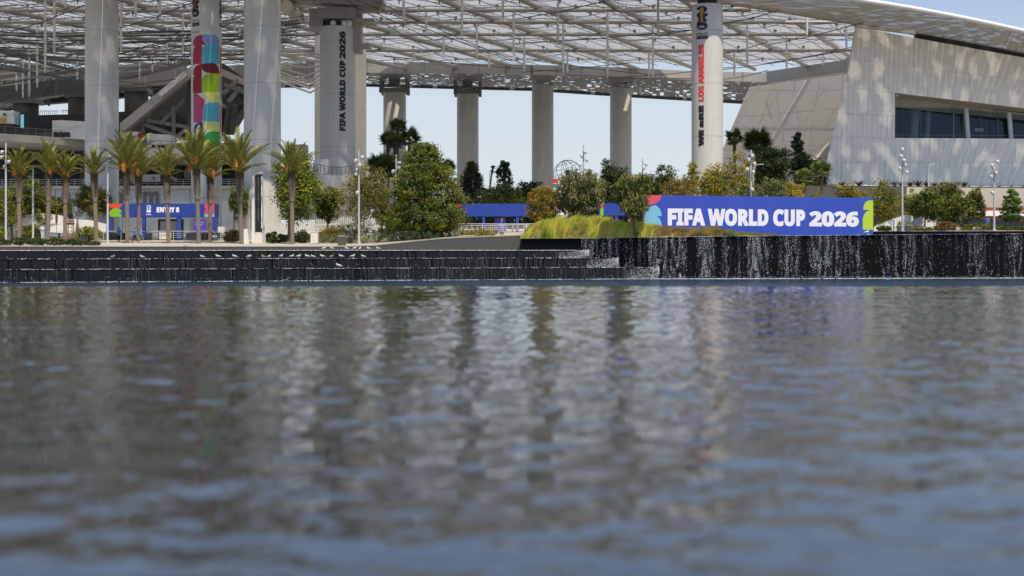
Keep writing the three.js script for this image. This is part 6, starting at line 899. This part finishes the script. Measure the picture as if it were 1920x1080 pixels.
const gW = mat([.62, .62, .61], .7), gGrey = mat([.34, .35, .36], .7), gBrown = mat([.22, .16, .12], .75), gBrownL = mat([.36, .29, .24], .75), gBeak = mat([.55, .33, .05], .5);
const toX = (y, off) => (px) => CP(cs(px), off, y);
let protoWhite = null, protoBrown = null;
function gull(label, pos, turn, sc, brown, group) {
  let o; const make = (b) => { const t = thing('gull', label, 'gull', V(), 0, group); mesh('body', gullG.body, b ? gBrownL : gW, t); mesh('wings', gullG.wing, b ? gBrown : gGrey, t); mesh('beak', gullG.beak, b ? blackM : gBeak, t); for (const s of [0, -.05]) { const l = mesh('leg', gullG.leg, b ? blackM : gBeak, t); l.position.z = s; } return t; };
  if (brown ? protoBrown : protoWhite) { o = (brown ? protoBrown : protoWhite).clone(); o.name = numbered('gull'); o.userData = { label, category: 'gull', ...(group ? { group } : {}) }; scene.add(o); } else { o = make(brown); if (brown) protoBrown = o; else protoWhite = o; }
  o.position.copy(pos); o.rotation.y = turn; o.scale.setScalar(sc); return o;
}
{
  const A = toX(3.16, 4.72), B = toX(2.30, 2.55), C = toX(1.28, .25), r = rng(88), GR = 'gulls standing along the cascade steps';
  const lip = [573, 590, 619, 633, 644.5, 662, 681], lw = ['first', 'second', 'third', 'fourth', 'fifth', 'sixth', 'last'];
  lip.forEach((px, i) => gull(lw[i] + ' white gull from the left on the top lip of the cascade', A(px), [.2, 2.6, 3, .3, 1.4, 2.8, 3.0][i], 1.15, false, GR));
  const mid = [[176, 1], [230, 0], [340, 0], [369, 0], [400, 0], [425, 0], [454, 1], [463, 0], [486, 0], [506, 0], [519, 0], [537, 0], [548, 0], [566, 0], [582, 1], [602, 0], [623, 0], [645, 0]];
  const words = ['brown young gull alone at the left on the middle step', 'white gull alone on the middle step, right of the lone brown one', 'white gull at the left of the long row on the middle step', 'white gull second in the long row on the middle step', 'white gull third in the long row, just under the printed column', 'white gull left beside the brown gull pair gap on the middle step', 'brown gull in the row directly left of a white upright one', 'white upright gull directly right of the brown gull in the row', 'white gull below the dark totem on the middle step', 'white upright gull right below the totem\'s right side', 'white gull facing right between totem and palm on the middle step', 'white hunched gull left of the palm right of the totem', 'white upright gull below the palm right of the totem', 'white gull between that palm and a brown gull on the middle step', 'brown gull near the right end of the row, below the cabinet', 'white hunched gull third from the right end of the row', 'white gull second from the right end of the row', 'white gull closing the right end of the row'];
  mid.forEach(([px, b], i) => gull(words[i], B(px), r() < .6 ? Math.PI - rr(-.5, .5, r) : rr(-.6, .6, r), rr(1.1, 1.35, r), !!b, GR)); gull('white gull alone on the lowest cascade step', C(591), 2.8, 1.55, false, GR);
  const f = (px, d) => V(X(px, d), 0, -d); gull('white gull perched on the falls lip under the lime banner end', V(X(1625, fallD(1625)), fallTop(1625) + .03, -fallD(1625) - .1), .4, 1.5, false);
  gull('white gull on the walk edge right of the white info panel', G(1734, 183.2), 1.2, 1.4, false); gull('left one of two white gulls on the right walk', G(1828, 183.4), .5, 1.6, false); gull('right one of two white gulls on the right walk', G(1834, 183.6), 2.2, 1.6, false);
  const duckM = [mat([.10, .085, .06], .8), mat([.22, .19, .14], .8)]; const duck = (label, px, d, turn, sc) => { const t = thing('duck', label, 'duck', f(px, d), turn); mesh('body', flesh([[[-.12, .05, 0], .07, [.1, .05, 0], .07], [[-.12, .06, 0], .05, [-.24, .12, 0], .02], [[.1, .07, 0], .045, [.16, .2, 0], .035], [[.17, .22, 0], .045, [.2, .22, 0], .04]], 36, .015), duckM[0], t); mesh('bill', new THREE.BoxGeometry(.08, .02, .04).translate(.27, .205, 0), gBeak, t); mesh('wings', flesh([[[.05, .09, .05], .03, [-.16, .09, .045], .02], [[.05, .09, -.05], .03, [-.16, .09, -.045], .02]], 26, .012), duckM[1], t); t.scale.setScalar(sc); };
  duck('duck floating at the foot of the cascade, left half', 536, 152.5, .8, 1.7); duck('duck at the foot of the tall falls, largest of the group', 1503, 160, 1.2, 1.7); duck('duck second from the left at the foot of the tall falls', 1541, 163.5, 1.5, 1.4); duck('duck third from the left at the foot of the tall falls', 1566, 165, 1.6, 1.3); duck('duck right of the others at the foot of the tall falls', 1606, 165.5, 1.4, 1.3);
  const bt = thing('floating_bottle', 'blue plastic bottle drifting below the tall falls', 'bottle', f(1662, 161), .6); mesh('body', new THREE.LatheGeometry([[0, 0], [.10, 0], [.11, .05], [.11, .4], [.05, .52], [.04, .6], [0, .6]].map(([a, b]) => new THREE.Vector2(a, b)), 16).rotateZ(-1.35), mat([.06, .32, .62], .3), bt); mesh('cap', new THREE.CylinderGeometry(.045, .045, .06, 12).rotateZ(-1.35).translate(.6, .14, 0), M.white, bt);
}
renderer.render(scene, camera);
